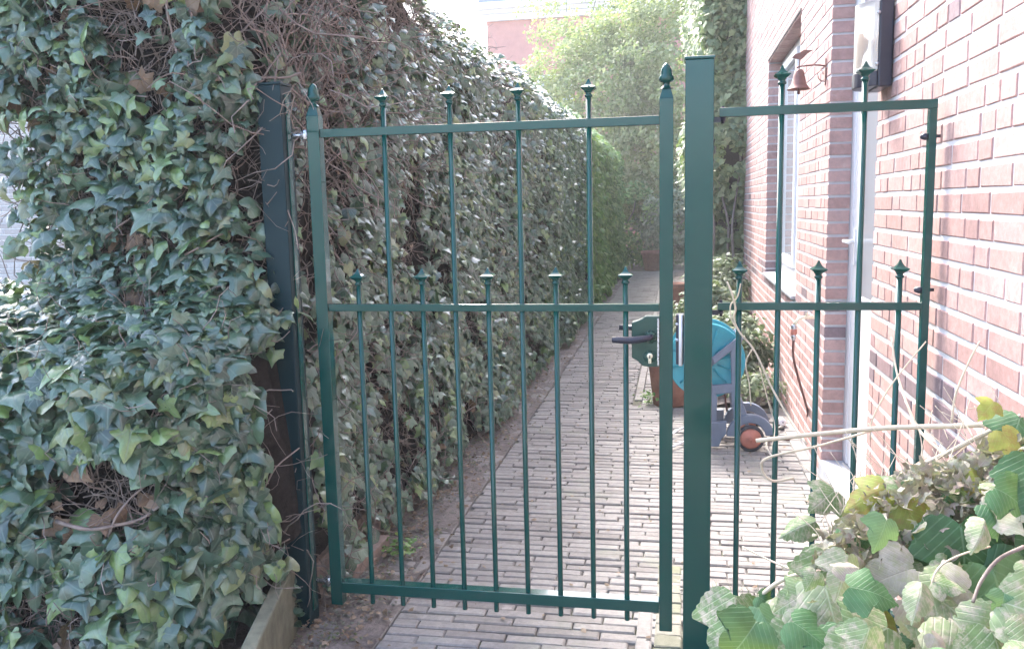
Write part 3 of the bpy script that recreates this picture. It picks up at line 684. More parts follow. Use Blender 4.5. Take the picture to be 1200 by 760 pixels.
# hose on the drum
hs = MB(); pts = [(cx+(.11+.03*(i//160))*math.cos(i*.2), cyy-.085+(i % 160)*.00105, cz+(.11+.03*(i//160))*math.sin(i*.2)) for i in range(320)]; hs.tube(pts, .008, 5); hs.build('wound_hose', M['hose_brown'], reel)
def side(y, n='side_frame'):
    f = MB(); a, b = y-.012, y+.012
    P = lambda x, z: (cx+x, cz+z)
    f.prism([P(-.045, -.035), P(-.01, -.055), P(.19, .115), P(.175, .15)], a, b)
    f.prism([P(.125, .09), P(.155, .12), P(.165, -.13), P(.135, -.13)], a+.001, b-.001)
    f.prism([P(-.045, -.03), P(.01, -.06), P(.06, -.20), P(.055, -.35), P(.02, -.36), P(.012, -.22)], a+.0005, b-.0005)
    f.prism([P(.02, -.13), P(.17, -.115), P(.17, -.165), P(.055, -.18)], a+.0015, b-.0015)
    arcp = [P(.239+.13*math.cos(t_), -.417+.13*math.sin(t_)) for t_ in np.linspace(R(8), R(178), 16)]+[P(.239+.082*math.cos(t_), -.417+.082*math.sin(t_)) for t_ in np.linspace(R(178), R(8), 16)]
    f.prism(arcp, a-.012, b+.006)
    f.prism([P(.13, -.15), P(.17, -.15), P(.225, -.30), P(.15, -.33)], a+.002, b-.002)
    f.prism([P(.0, -.34), P(.11, -.33), P(.11, -.40), P(.085, -.43), P(.07, -.475), P(.02, -.475), P(.01, -.44), P(-.03, -.43), P(-.04, -.40)], a-.006, b+.006)
    return f.build(n, M['bluegrey'], reel, .005)
side(cyy-.145); side(cyy+.145)
MB().tube([(cx, cyy-.17, cz), (cx, cyy+.17, cz)], .02, 16).lathe([(0, -.19), (.03, -.185), (.038, -.16), (0, -.16)], 16, (cx, cyy, cz), 'Y').build('drum_axle', M['bluegrey'], reel)
ax = MB(); ax.tube([(cx+.239, cyy-.15, cz-.405), (cx+.239, cyy+.15, cz-.405)], .01, 10)
ax.build('wheel_axle', M['bluegrey'], reel)
MB().tube([(cx+.18, cyy-.145, cz+.13), (cx+.18, cyy+.145, cz+.13)], .014, 10).build('cross_bar', M['bluegrey'], reel)
for y_ in (cyy-.175, cyy+.175):
    wh = MB().lathe([(.058, -.018), (.066, -.02), (.073, -.012), (.073, .012), (.066, .02), (.058, .018)], 28, (cx+.239, y_, .073), 'Y').build('wheel', M['tyre'], reel)
    MB().lathe([(0, -.013), (.010, -.020), (.014, -.013), (.05, -.015), (.0585, -.010), (.0585, .010), (0, .010)], 24, (cx+.239, y_, .073), 'Y').build('hubcap', M['coral'], wh)
hg = MB(); hg.tube(smoothpath([(cx+.17, cyy-.145, cz+.13), (cx+.2, cyy-.145, cz+.2), (cx+.23, cyy-.12, cz+.27), (cx+.23, cyy+.12, cz+.27), (cx+.2, cyy+.145, cz+.2), (cx+.17, cyy+.145, cz+.13)], 5), .011, 8)
# low carrying handle folded down behind the drum
hg = MB(); hg.tube(smoothpath([(cx+.18, cyy+.145, cz+.13), (cx+.1, cyy+.16, cz+.05), (cx-.05, cyy+.17, cz-.05), (cx-.15, cyy+.17, cz-.18)], 5), .011, 8); hg.build('folded_handle', M['bluegrey'], reel)
# ------------------------------------------------------------------ tap + hoses
tap = thing('garden_tap', (XW, 2.08, .75), 'brass garden tap on the brick wall left of the door', 'tap')
tp = MB(); ty, tz_ = 2.08, .765
tp.lathe([(0, -.008), (.024, -.008), (.026, -.001), (0, 0)], 16, (XW, ty, tz_), 'X'); tp.tube(smoothpath([(XW, ty, tz_), (XW-.05, ty, tz_), (XW-.085, ty, tz_-.006), (XW-.11, ty, tz_-.04)], 4), .009, 10); tp.tube([(XW-.05, ty, tz_), (XW-.05, ty, tz_+.03)], .007, 8)
tp.build('spout', M['brass'], tap); MB().box(XW-.085, XW-.02, ty-.006, ty+.006, tz_+.03, tz_+.037).lathe([(0, 0), (.009, 0), (.009, .01), (0, .012)], 8, (XW-.05, ty, tz_+.026)).build('tap_key', M['steel'], tap, .002)
hose = thing('garden_hose', (XW-.11, 2.08, 0), 'brown garden hose hanging from the tap down to the paving', 'hose')
cn = MB(); cn.lathe([(.010, 0), (.014, -.004), (.015, -.02), (.012, -.03)], 12, (XW-.112, ty, tz_-.036)); cn.lathe([(.010, -.052), (.013, -.056), (.012, -.07), (.009, -.085)], 12, (XW-.112, ty, tz_-.036)); cn.build('connector', M['steel'], hose)
MB().lathe([(.012, -.024), (.0165, -.028), (.0165, -.052), (.012, -.056)], 12, (XW-.112, ty, tz_-.036)).build('connector_ring', M['coral'], hose)
def cpt(px, py, Y):      # where the line of sight meets the upright plane at distance Y along the path
    d = fw+rt*(px-600)/FPX-up*(py-380)/FPX; return CAM+d*((Y-CAM[1])/d[1])
def gpt(px, py, Z=0.0):
    d = fw+rt*(px-600)/FPX-up*(py-380)/FPX; return CAM+d*((Z-CAM[2])/d[2])
hp = [(XW-.112, ty, tz_-.11), cpt(930, 420, 2.12), cpt(939, 455, 2.2), cpt(946, 480, 2.3), cpt(946, 498, 2.4), gpt(940, 509, .012), gpt(925, 515, .012), gpt(905, 510, .012), gpt(893, 500, .012), gpt(885, 490, .012), (1.45, 2.62, .02), (1.40, 2.6, .1), (1.36, 2.5, .3)]
MB().tube(smoothpath(hp, 6), .0065, 8).build('hose_pipe', M['hose_brown'], hose)
h2 = thing('pale_hose', tuple(gpt(900, 520, 0)), 'loose loop of pale hose lying on the paving beside the cart wheel', 'hose')
MB().tube(smoothpath([gpt(900, 470, .02), gpt(908, 486, .01), gpt(918, 497, .02), gpt(905, 505, .03), gpt(898, 520, .02), gpt(905, 535, .01), gpt(915, 540, .008)], 6), .0055, 7).build('hose_pipe', M['hose_pale'], h2)
h3 = thing('white_hose_ends', tuple(gpt(797, 508, 0)), 'two short white hose ends on the paving between gate and post', 'hose')
MB().tube(smoothpath([gpt(786, 510, .02), gpt(794, 504, .03), gpt(806, 500, .02), gpt(822, 502, .02)], 5), .007, 7).tube(smoothpath([gpt(786, 524, .02), gpt(795, 520, .02), gpt(808, 516, .015), gpt(822, 520, .02)], 5), .007, 7).build('hose_pipe', M['white_paint'], h3)
ball = thing('white_ball', tuple(gpt(914, 503, 0)), 'small white ball with black spots at the foot of the brick wall', 'ball')
bp = gpt(914, 502, 0); bl = MB(); bl.lathe([(.036*math.sin(a), -.036*math.cos(a)) for a in np.linspace(0.001, math.pi-.001, 14)], 20, (bp[0], bp[1], .036)); bl.build('shell', M['white_paint'], ball)
sp_ = MB()
for dx_, dz_ in ((.012, .01), (-.008, -.006), (.02, -.012), (-.02, .014)):
    dy_ = -math.sqrt(.0362**2-dx_**2-dz_**2); sp_.lathe([(0, -.001), (.005, 0), (0, .001)], 8, (bp[0]+dx_, bp[1]+dy_, .036+dz_), 'Y')
sp_.build('spot', M['dark'], ball)
# ------------------------------------------------------------------ pots
def pot(loc, r_, h_, label, name='terracotta_pot', group=None):
    t = thing(name, loc, label, 'plant pot', group); x, y, z = loc
    MB().lathe([(0, .0), (r_*.68, 0), (r_*.72, .01), (r_*.93, h_*.8), (r_*.95, h_*.82), (r_*1.0, h_*.83), (r_*1.02, h_), (r_*.92, h_), (r_*.9, h_*.9), (0, h_*.88)], 28, loc).build('pot_body', M['terracotta'], t)
    MB().lathe([(0, h_*.9), (r_*.88, h_*.885)], 20, loc).build('soil', M['soil'], t); return t
pot((1.045, 3.35, 0), .15, .36, 'large terracotta pot on the bed edge behind the gate lock')
pot((.64, 15.55, .0), .28, .40, 'terracotta pot among greenery at the far end of the path')
pot((1.07, 8.6, .02), .16, .34, 'terracotta pot standing at the foot of the climber along the house', 'terracotta_pot')
# ------------------------------------------------------------------ edging
slab = MB(); 
A_ = np.array([-.150, -.05]); B_ = np.array([-.01, -.62]); dn = (B_-A_)/np.linalg.norm(B_-A_); nn = np.array([-dn[1], dn[0]])*.022
slab.add([(*(A_-nn), -.1), (*(A_+nn), -.1), (*(B_+nn), -.1), (*(B_-nn), -.1), (*(A_-nn), .225), (*(A_+nn), .225), (*(B_+nn), .215), (*(B_-nn), .215)], [(0, 1, 2, 3), (4, 5, 6, 7), (0, 1, 5, 4), (1, 2, 6, 5), (2, 3, 7, 6), (3, 0, 4, 7)])
tag(slab.build('concrete_edging', M['concrete'], None, .006), 'mossy concrete edging board on edge under the ivy at the bottom left', 'edging')
def plank(a, b, hw, z0, z1, label, name='timber_edging'):
    a = np.array(a); b = np.array(b); d = (b-a)/np.linalg.norm(b-a); q = np.array([-d[1], d[0]])*hw; mb = MB()
    ks = np.linspace(0, 1, 7); vs = []
    for k_ in ks:
        p = a+(b-a)*k_; w_ = 1+random.uniform(-.08, .08); zz = random.uniform(-.004, .004)
        vs += [(*(p-q*w_), z0), (*(p+q*w_), z0), (*(p+q*w_), z1+zz), (*(p-q*w_), z1+zz*.6)]
    fs = [(0, 1, 2, 3), tuple(24+i for i in (3, 2, 1, 0))]+[(i*4+j, i*4+(j+1) % 4, (i+1)*4+(j+1) % 4, (i+1)*4+j) for i in range(6) for j in range(4)]
    mb.add(vs, fs); return tag(mb.build(name, M['timber'], None, .004), label, 'timber')
plank((-.10, .22), (-.075, .66), .028, -.01, .055, 'short weathered timber beam on the soil just inside the gate')
plank((-.135, .70), (-.15, 1.35), .03, .0, .085, 'second weathered timber beam, further in under the hedge')
plank((-.165, .12), (-.18, .95), .014, -.02, .13, 'upright grey edging board along the foot of the hedge')
# ================================================================== IVY
def leaves_on(pos, nrm, size, shapes, mat, parent, n_parts, tip=(0, 0, -1), roll=.45, tilt=.35, stuff='foliage', name='leaf'):
    Rm = frames(nrm, np.tile(np.array(tip, float), (len(pos), 1)), roll, tilt)
    return place_leaves(pos, Rm, size, shapes, mat, parent, n_parts, name, stuff)
def cull(pos, thr, s=3.0, off=0, z=None):
    n_ = pnoise(pos, s, off); return n_ < thr if np.isscalar(thr) else n_ < thr
sig = lambda x: 1/(1+np.exp(-np.clip(x, -40, 40)))
# --- corner ivy: a thick bank across the front, bulging out below 1.05 m
corner = thing('ivy_bank', (-.5, -.1, 0), 'thick ivy bank with large glossy leaves at the left of the gate post', 'ivy')
def corner_y(X, Z):
    b = .46*sig((1.02-Z)/.045)*sig((-.20-X)/.075); top = -.12-.05*sig((Z-1.7)/.1)
    side_ = .22*sig((X-(-.20+.05*sig((1.1-Z)/.1)+.12*sig((.9-Z)/.08)))/.035)
    return top-b+side_
def corner_sample(n):
    X = rng.uniform(-1.5, .06, n); Z = rng.uniform(.02, 2.75, n)
    right = np.interp(Z, [0, .17, .27, .6, .95, 1.1, 1.3, 1.75, 2.0, 2.3, 2.7], [-.30, -.24, -.075, -.125, -.155, -.14, -.125, -.15, -.23, -.32, -.38])
    left = np.interp(Z, [0, 1.0, 1.1, 1.2, 1.65, 1.72, 1.85, 2.7], [-1.5, -1.5, -1.06, -.965, -.985, -1.15, -1.5, -1.5])
    ok = (X < right+rng.normal(0, .012, n)) & (X > left+rng.normal(0, .015, n))
    X, Z = X[ok], Z[ok]; Y = corner_y(X, Z)
    P = np.c_[X, Y, Z]
    e = .01; nx = -(corner_y(X+e, Z)-corner_y(X-e, Z))/(2*e); nz = -(corner_y(X, Z+e)-corner_y(X, Z-e))/(2*e)
    N = np.c_[nx*-1, -np.ones(len(X)), nz*-1]; N = np.c_[-(-nx), -np.ones(len(X)), -(-nz)]
    N = np.c_[(corner_y(X+e, Z)-corner_y(X-e, Z))/(2*e), -np.ones(len(X)), (corner_y(X, Z+e)-corner_y(X, Z-e))/(2*e)]
    N /= np.linalg.norm(N, axis=1)[:, None]; return P, N
P, N = corner_sample(12000)
# extra leaves on the shoulder of the bulge
m_ = (P[:, 2] > .9) & (P[:, 2] < 1.1); P2 = np.repeat(P[m_], 3, 0)+rng.normal(0, .03, (m_.sum()*3, 3)); N2 = np.repeat(N[m_], 3, 0); P2[:, 1] = corner_y(P2[:, 0], P2[:, 2])
P = np.vstack([P, P2]); N = np.vstack([N, N2])
m_ = (P[:, 2] < 1.0) & (P[:, 0] > -.38); P2 = np.repeat(P[m_], 2, 0)+rng.normal(0, .035, (m_.sum()*2, 3)); N2 = np.repeat(N[m_], 2, 0); P2 = P2[P2[:, 0] < -.13]; N2 = N2[:len(P2)]; P2[:, 1] = corner_y(P2[:, 0], P2[:, 2])
P = np.vstack([P, P2]); N = np.vstack([N, N2])
dens = pnoise(P, 4.2, 23); dens2 = pnoise(P, 8, 40)
keep = (dens+.75*dens2) < np.where(P[:, 2] < .95, .20, .16*sig((P[:, 2]-1.85)/.08)+np.where(P[:, 0] < -.62, .55, .33-.14*sig((P[:, 0]+.36)/.05)))
low = (P[:, 2] < .42) & (P[:, 0] < -.12); keep |= (P[:, 2] < .9) & (P[:, 0] > -.3) & (rng.random(len(P)) < .3)
P, N = P[keep], N[keep]; big = sig((1.0-P[:, 2])/.06)
size = (.046+.017*big)*rng.lognormal(0, .33, len(P)); size = np.where(rng.random(len(P)) < .04*big+.01, size*1.5, size)
size = np.minimum(size, .095); depth = rng.exponential(.05, len(P)); depth = np.minimum(depth, .16); P = P-N*(depth-.045)[:, None]
leaves_on(P, N+np.array([0, 0, .35]), size, fine_shapes, M['ivy'], corner, 300, roll=.85, tilt=.5)
# core behind the leaves
xs = np.linspace(-1.7, .06, 90); zs = np.linspace(0, 2.85, 130); XX, ZZ = np.meshgrid(xs, zs)
def core_y(X, Z): return corner_y(X, Z)+.15
right = np.interp(ZZ, [0, .2, .32, .6, .95, 1.1, 1.3, 1.75, 2.0, 2.3, 2.7], [-.38, -.34, -.10, -.12, -.16, -.17, -.175, -.2, -.28, -.37, -.43])
left = np.interp(ZZ, [0, 1.0, 1.1, 1.2, 1.65, 1.72, 1.85, 2.7], [-1.6, -1.55, -1.0, -.92, -.94, -1.1, -1.6, -1.6])
XC = np.clip(XX, left+.03, right); YC = core_y(XC, ZZ)
nz_ = np.array([noise.fractal(Vector((x*9, y*9, z*9)), 1, 2, 3) for x, y, z in zip(XC.ravel(), YC.ravel(), ZZ.ravel())]).reshape(XC.shape)
YC = YC+nz_*.03
V = np.stack([XC, YC, ZZ], -1).reshape(-1, 3); nxg = len(xs)
F = [(j*nxg+i, j*nxg+i+1, (j+1)*nxg+i+1, (j+1)*nxg+i) for j in range(len(zs)-1) for i in range(nxg-1)]
back = V.copy(); back[:, 1] = .18; nb = len(V); F += [tuple(nb+k_ for k_ in f[::-1]) for f in F]
for j in range(len(zs)-1):
    for i in (0, nxg-1): a_, b_ = j*nxg+i, (j+1)*nxg+i; F.append((a_, b_, b_+nb, a_+nb))
M['core'] = soil_mat('shaded_inner_twigs', (.012, .010, .009), (.040, .032, .028), None, 45)  # twig brown taken near black to paint in the shade between leaves
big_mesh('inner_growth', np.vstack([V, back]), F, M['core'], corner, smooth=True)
Pt, Nt = corner_sample(6500); D = np.c_[rng.normal(0, .6, len(Pt)), rng.normal(0, .25, len(Pt)), rng.normal(.2, .8, len(Pt))]
dd = rng.uniform(.0, .09, len(Pt)); dm = pnoise(Pt, 4.2, 23) > -.1; sel = dm | (rng.random(len(Pt)) < .5)
twig_mass((Pt-Nt*(dd-.0)[:, None]+np.array([0, .03, 0]))[sel], D[sel], rng.uniform(.08, .28, sel.sum()), rng.uniform(.0012, .0032, sel.sum()), M['twig'], corner)
Pd, Nd = corner_sample(420); kd = (pnoise(Pd, 4.2, 23) > .12) | (rng.random(len(Pd)) < .06); Pd, Nd = Pd[kd], Nd[kd]
leaves_on(Pd-Nd*.01, Nd, rng.uniform(.03, .075, len(Pd)), ivy_shapes, M['dead_leaf'], corner, 0, roll=.9, tilt=.6, stuff='dead_leaves')
# thick stems that can be picked out
def surf_stem(X, Z, ang, L, r0, fn, proud=.02):
    pts = []; n_ = max(4, int(L/.05))
    for i in range(n_+1):
        pts.append((X, fn(np.array([X]), np.array([Z]))[0]-proud-.012*math.sin(i*1.3), Z)); ang += random.gauss(0, .22); X += math.cos(ang)*L/n_; Z += math.sin(ang)*L/n_
    q = smoothpath(pts, 3); MB().tube(q, [r0*(1-.5*i/len(q))*(1+.15*math.sin(i*1.9)) for i in range(len(q))], 6).build('stem', M['twig'], corner)
for (X_, Z_, a_, L_, r_) in ((-.55, .55, .05, .42, .006), (-.42, .50, 1.2, .3, .004), (-.36, 2.05, -1.1, .4, .005), (-.30, 1.95, -1.4, .35, .004), (-.5, 1.5, -.5, .25, .005), (-.62, .33, .2, .3, .005), (-.75, 1.8, -.2, .3, .004),
                             (-.45, 1.22, .4, .3, .004), (-.3, .7, 2.6, .3, .004), (-.2, .5, 1.9, .3, .003), (-.25, .35, 1.2, .35, .004), (-.34, 1.75, -.1, .28, .006), (-.7, 1.25, .9, .3, .004), (-.15, .85, 2.9, .3, .0035)):
    surf_stem(X_, Z_, a_, L_, r_, corner_y, random.uniform(-.01, .03))
# --- hedge along the left of the path
HL = 8.6
hedge = thing('ivy_hedge', (-.35, 4, 0), 'tall dark ivy covered hedge running along the left of the path behind the gate', 'hedge')
def hedge_x(Y, Z):                 # face of the hedge, leaning back over the top
    return -.115-.03*np.sin(Y*1.7+Z)-.03*np.sin(Y*4.1-Z*3)-.55*np.clip(Z-2.22, 0, 1)**1.3*2.2+.05*np.clip(.5-Z, 0, 1)+.08*np.clip(.7-Z, 0, .6)+.07*np.clip((Y-2)/2.5, 0, 1)
def hedge_sample(n, y0, y1, zt=2.55):
    Y = rng.uniform(y0, y1, n); tall = zt+.28*sig((1.2-Y)/.25)+.06*np.sin(Y*2.3)
    Z = .07+rng.uniform(0, 1, n)*(tall-.07); X = hedge_x(Y, Z-.28*sig((1.2-Y)/.25)*(Z > 2)); e = .01
    N = np.c_[np.ones(n), rng.normal(-.25, .1, n), np.where(Z > 2.2, 1.2, .15)]; N /= np.linalg.norm(N, axis=1)[:, None]
    return np.c_[X, Y, Z], N
def do_hedge(y0, y1, nper, sz, parent, mat, parts, shapes, thr=.33, dm=.03, offn=70):
    P, N = hedge_sample(int(nper*(y1-y0)*2.5), y0, y1)
    d1 = pnoise(P, 2.4, offn); d2 = pnoise(P, 7, offn+9)
    th_ = thr-.26*sig((1.1-P[:, 1])/.3)*sig((P[:, 2]-1.55)/.2)-.12*sig((.9-P[:, 1])/.3)
    k_ = (d1+.5*d2) < th_; P, N = P[k_], N[k_]
    s_ = sz*rng.uniform(.6, 1.3, len(P)); P = P-N*(np.minimum(rng.exponential(dm, len(P)), .12)-dm)[:, None]
    leaves_on(P, N+np.array([0, -.15, .3]), s_, shapes, mat, parent, parts, roll=.5, tilt=.42)
do_hedge(.06, 3.0, 1350, .050, hedge, M['ivy'], 300, ivy_shapes, .42)
do_hedge(3.0, HL, 900, .056, hedge, M['ivy_far'], 0, ivy_shapes, .46)
def hedge_core(y0, y1, parent, mat, ny, top=2.4):
    ys = np.linspace(y0, y1, ny); zs = np.linspace(.0, 1, 60); YY, ZZ = np.meshgrid(ys, zs); ZZ = ZZ*(top+.30*sig((1.2-YY)/.25))
    X = hedge_x(YY, ZZ-.28*sig((1.2-YY)/.25)*(ZZ > 2))-.095
    nz = np.array([noise.fractal(Vector((0, a*8, b*8)), 1, 2, 3) for a, b in zip(YY.ravel(), ZZ.ravel())]).reshape(X.shape); X = X+nz*.03
    V = np.stack([X, YY, ZZ], -1).reshape(-1, 3); n_ = len(ys); F = [(j*n_+i, j*n_+i+1, (j+1)*n_+i+1, (j+1)*n_+i) for j in range(59) for i in range(n_-1)]
    B = V.copy(); B[:, 0] = -.85; nb = len(V); F += [tuple(nb+q for q in f[::-1]) for f in F]
    for i in range(n_-1):
        a_ = 59*n_+i; F.append((a_, a_+1, a_+1+nb, a_+nb))
    for j in range(59):
        for i in (0, n_-1): a_, b_ = j*n_+i, (j+1)*n_+i; F.append((a_, b_, b_+nb, a_+nb))
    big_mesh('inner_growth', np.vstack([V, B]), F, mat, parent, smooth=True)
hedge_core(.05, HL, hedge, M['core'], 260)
Pt, Nt = hedge_sample(5200, .03, 4.2, 2.6); keep = (Pt[:, 1] < 1.3) | (rng.random(len(Pt)) < .45); Pt, Nt = Pt[keep], Nt[keep]
twig_mass(Pt-Nt*rng.uniform(-.01, .08, len(Pt))[:, None], np.c_[rng.normal(0, .25, len(Pt)), rng.normal(0, .7, len(Pt)), rng.normal(.1, .8, len(Pt))], rng.uniform(.1, .35, len(Pt)), rng.uniform(.0012, .0034, len(Pt)), M['twig'], hedge)
Pt, Nt = hedge_sample(1500, .03, 1.4, 2.5); Pt[:, 2] = rng.uniform(1.5, 2.8, len(Pt)); Pt[:, 0] = -.1-rng.uniform(0, .09, len(Pt))
twig_mass(Pt, np.c_[rng.normal(0, .25, len(Pt)), rng.normal(0, .7, len(Pt)), rng.normal(.1, .8, len(Pt))], rng.uniform(.15, .45, len(Pt)), rng.uniform(.0015, .0042, len(Pt)), M['twig'], hedge)
Pd, Nd = hedge_sample(280, .05, 4); leaves_on(Pd-Nd*.01, Nd, rng.uniform(.025, .055, len(Pd)), ivy_shapes, M['dead_leaf'], hedge, 0, roll=.9, tilt=.7, stuff='dead_leaves')
# --- brighter hedge further on
hedge2 = thing('green_hedge', (-.35, 12, 0), 'brighter green leafy hedge beyond the dark ivy on the left of the path', 'hedge')
do_hedge(HL, 15.6, 620, .085, hedge2, M['ivy_bright'], 0, oval_shapes+ivy_shapes[:2], .5, .05, 130)
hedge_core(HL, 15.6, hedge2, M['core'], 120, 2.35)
# --- climber along the house further on
climb = thing('wall_climber', (1.6, 9, 0), 'pale leafed climber with grey stems growing up the end of the brick wall', 'climber')
def climb_sample(n):
    f = rng.random(n) < .42
    X = np.where(f, rng.uniform(1.32, 1.86, n), 1.36+rng.normal(0, .03, n)); Y = np.where(f, 7.25+rng.normal(0, .05, n), rng.uniform(7.25, 15.4, n)); Z = rng.uniform(.15, 4.6, n)
    wob = .10*np.sin(Z*2.3)+.07*np.sin(Z*5+Y); X = X+np.where(f, 0, wob); Y = Y+np.where(f, wob, 0); X = X+np.where(f & (X < 1.5), wob*.6, 0)
    N = np.where(f[:, None], np.array([[-.2, -1, .2]]), np.array([[-1, -.4, .2]])); return np.c_[X, Y, Z], N/np.linalg.norm(N, axis=1)[:, None]
P, N = climb_sample(21000); k_ = (pnoise(P, 2.2, 200)+.5*pnoise(P, 6, 5)) < .34; k_ &= ~((P[:, 2] < .9) & (rng.random(len(P)) < .5)); P, N = P[k_], N[k_]
P -= N*(np.minimum(rng.exponential(.05, len(P)), .2)-.05)[:, None]
leaves_on(P, N+np.array([0, 0, .3]), rng.uniform(.05, .1, len(P)), ivy_shapes[:3]+oval_shapes[:1], M['ivy_wall'], climb, 0, tilt=.5)
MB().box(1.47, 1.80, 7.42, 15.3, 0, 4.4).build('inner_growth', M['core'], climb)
for k in range(3):
    x0_ = 1.46+.12*k; MB().tube(smoothpath([(x0_, 7.2, 0), (x0_+random.uniform(-.06, .06), 7.15, .5), (x0_+random.uniform(-.08, .08), 7.16, 1.1), (x0_+random.uniform(-.1, .1), 7.2, 1.8), (x0_+random.uniform(-.15, .15), 7.25, 2.6)], 5), [.021-.0007*i for i in range(21)], 7).build('stem', M['bark'], climb)
# --- trees at the far end
def tree(name, base, crown, n_clump, per, sz, label, mat, trunk_h, trunk_r=.09, cl=.32, shp=None, grp=None):
    t = thing(name, base, label, 'tree', grp); c, r_ = np.array(crown[0]), np.array(crown[1]); base = np.array(base)
    d = rng.normal(0, 1, (n_clump, 3)); d /= np.linalg.norm(d, axis=1)[:, None]; rr = rng.uniform(.35, 1, n_clump)**.5*(1+.18*pnoise(d*2, 1.3, base[0]*7))
    C = c+d*r_*rr[:, None]; C = C[C[:, 2] > .15]
    L = rng.normal(0, 1, (len(C), per, 3)); L *= (cl*rng.uniform(.2, 1, (len(C), per))**.6/np.linalg.norm(L, axis=2))[..., None]
    P = (C[:, None]+L*np.array([1, 1, .7])).reshape(-1, 3); N = (P-c)/r_+rng.normal(0, .35, P.shape)+np.array([0, 0, .5]); N /= np.linalg.norm(N, axis=1)[:, None]
    ok = P[:, 2] > .03; P, N = P[ok], N[ok]
    leaves_on(P, N, sz*rng.uniform(.6, 1.3, len(P)), shp or oval_shapes, mat, t, 0, roll=.7, tilt=.4, stuff='crown')
    tr = MB(); top = c.copy(); tr.tube(smoothpath([tuple(base), tuple(base+(top-base)*.3+rng.normal(0, .05, 3)), tuple(base+(top-base)*.65+rng.normal(0, .08, 3)), tuple(top)], 4), np.linspace(trunk_r, trunk_r*.4, 13), 8)
    o = tr.build('trunk', M['bark'], t)
    lm = MB()
    for k in range(9):
        e = c+d[k % len(d)]*r_*.75; s0 = base+(top-base)*rng.uniform(.35, .9); lm.tube(smoothpath([tuple(s0), tuple((s0+e)/2+rng.normal(0, .12, 3)), tuple(e)], 4), np.linspace(trunk_r*.42, trunk_r*.12, 9), 6)
    tag(lm.build('limb', M['bark'], o), kind='stuff'); return t
tree('pale_tree', (-1.0, 18.2, 0), ((-.7, 18.2, 3.0), (2.3, 1.5, 2.7)), 560, 60, .085, 'pale yellow green tree at the far end of the path, left of centre', M['pale_tree'], 1)
tree('pale_tree', (1.4, 17.6, 0), ((1.5, 17.6, 3.6), (2.3, 1.4, 3.4)), 640, 60, .085, 'taller pale green tree at the far end of the path nearest the house', M['pale_tree'], 1)
tree('green_shrub', (-.3, 16.6, 0), ((-.2, 16.7, .95), (1.5, .8, 1.1)), 130, 60, .08, 'bright green shrub closing the far end of the path', M['ivy_bright'], 1, .04, .25)
tree('green_shrub', (1.0, 16.6, 0), ((1.1, 16.4, .9), (.9, .7, 1.0)), 90, 60, .08, 'smaller grey green shrub behind the farthest terracotta pot', M['shrub_leaf'], 1, .04, .25)
tree('leggy_tree', (-1.9, 19.5, 0), ((-1.0, 19.5, 5.9), (1.7, .8, 1.1)), 110, 30, .08, 'thin topped pale tree whose loose sprays cross the distant white cornice', M['pale_tree'], 1, .07, .28)
# --- shrubs in the bed behind the reel
def shrub(base, rad, n, sz, label, mat=None):
    return tree('bed_shrub', base, ((base[0], base[1], rad[2]*.95), rad), n, 42, sz, label, mat or M['shrub_leaf'], .2, .018, .12)
shrub((1.46, 3.9, 0), (.28, .32, .28), 80, .05, 'grey green shrub in the bed right behind the hose reel')
shrub((1.35, 5.2, 0), (.28, .5, .34), 70, .055, 'second grey green shrub in the bed, below the window')
shrub((1.5, 6.5, 0), (.3, .5, .42), 60, .055, 'low shrub at the foot of the grey climber stems')
shrub((1.60, 3.25, 0), (.16, .14, .12), 30, .035, 'low weedy clump where the bed meets the paving')
# ================================================================== FAR BUILDINGS
fb = thing('distant_house', (0, 26, 0), 'pale pink brick house with white cornice far behind the hedge', 'house')
MB().box(-4.77, 6, 25, 34, 0, 7.08).build('wall', M['farwall'], fb)
MB().box(-4.9, 6.15, 24.86, 34.1, 7.081, 7.28).box(-5.0, 6.25, 24.74, 34.2, 7.281, 7.40).box(-5.1, 6.35, 24.6, 34.3, 7.401, 7.60).build('cornice', M['white_paint'], fb, .02)
MB().add([(-5.0, 24.7, 7.602), (6.25, 24.7, 7.602), (6.25, 34.2, 7.602), (-5.0, 34.2, 7.602), (-4.0, 26.0, 10.2), (5.3, 26, 10.2), (5.3, 33, 10.2), (-4.0, 33, 10.2)], [(0, 1, 5, 4), (1, 2, 6, 5), (2, 3, 7, 6), (3, 0, 4, 7), (4, 5, 6, 7), (0, 3, 2, 1)]).build('roof', M['slate'], fb)
for x in (-3.2, -.6, 2.0):
    wf = MB().box(x, x+1.1, 24.97, 25.02, 3.6, 5.4).build('window', M['white_paint'], fb); MB().box(x+.08, x+1.02, 24.955, 24.969, 3.68, 5.32).build('pane', M['glassy'], wf)
nb_ = thing('neighbour_building', (-6.5, 6, 0), 'pale grey brick building glimpsed past the left edge of the ivy', 'building')
nw = MB().box(-10, -4.3, 5.83, 9, 0, 5.6).build('wall', M['mortar_grey'], nb_)
bb = []
for kz in range(10, 56):
    x = -6.9+(0.105 if kz % 2 else 0)
    while x < -4.7: bb.append((x, 5.822, kz*.0625, .2, .06, .051)); x += .211
lay_bricks(bb, M['brick_white'], nw, 300, '-Y', .002, 'brick', 'brickwork')
MB().box(-10.2, -4.1, 5.6, 9.2, 5.602, 5.75).build('roof', M['slate'], nb_)
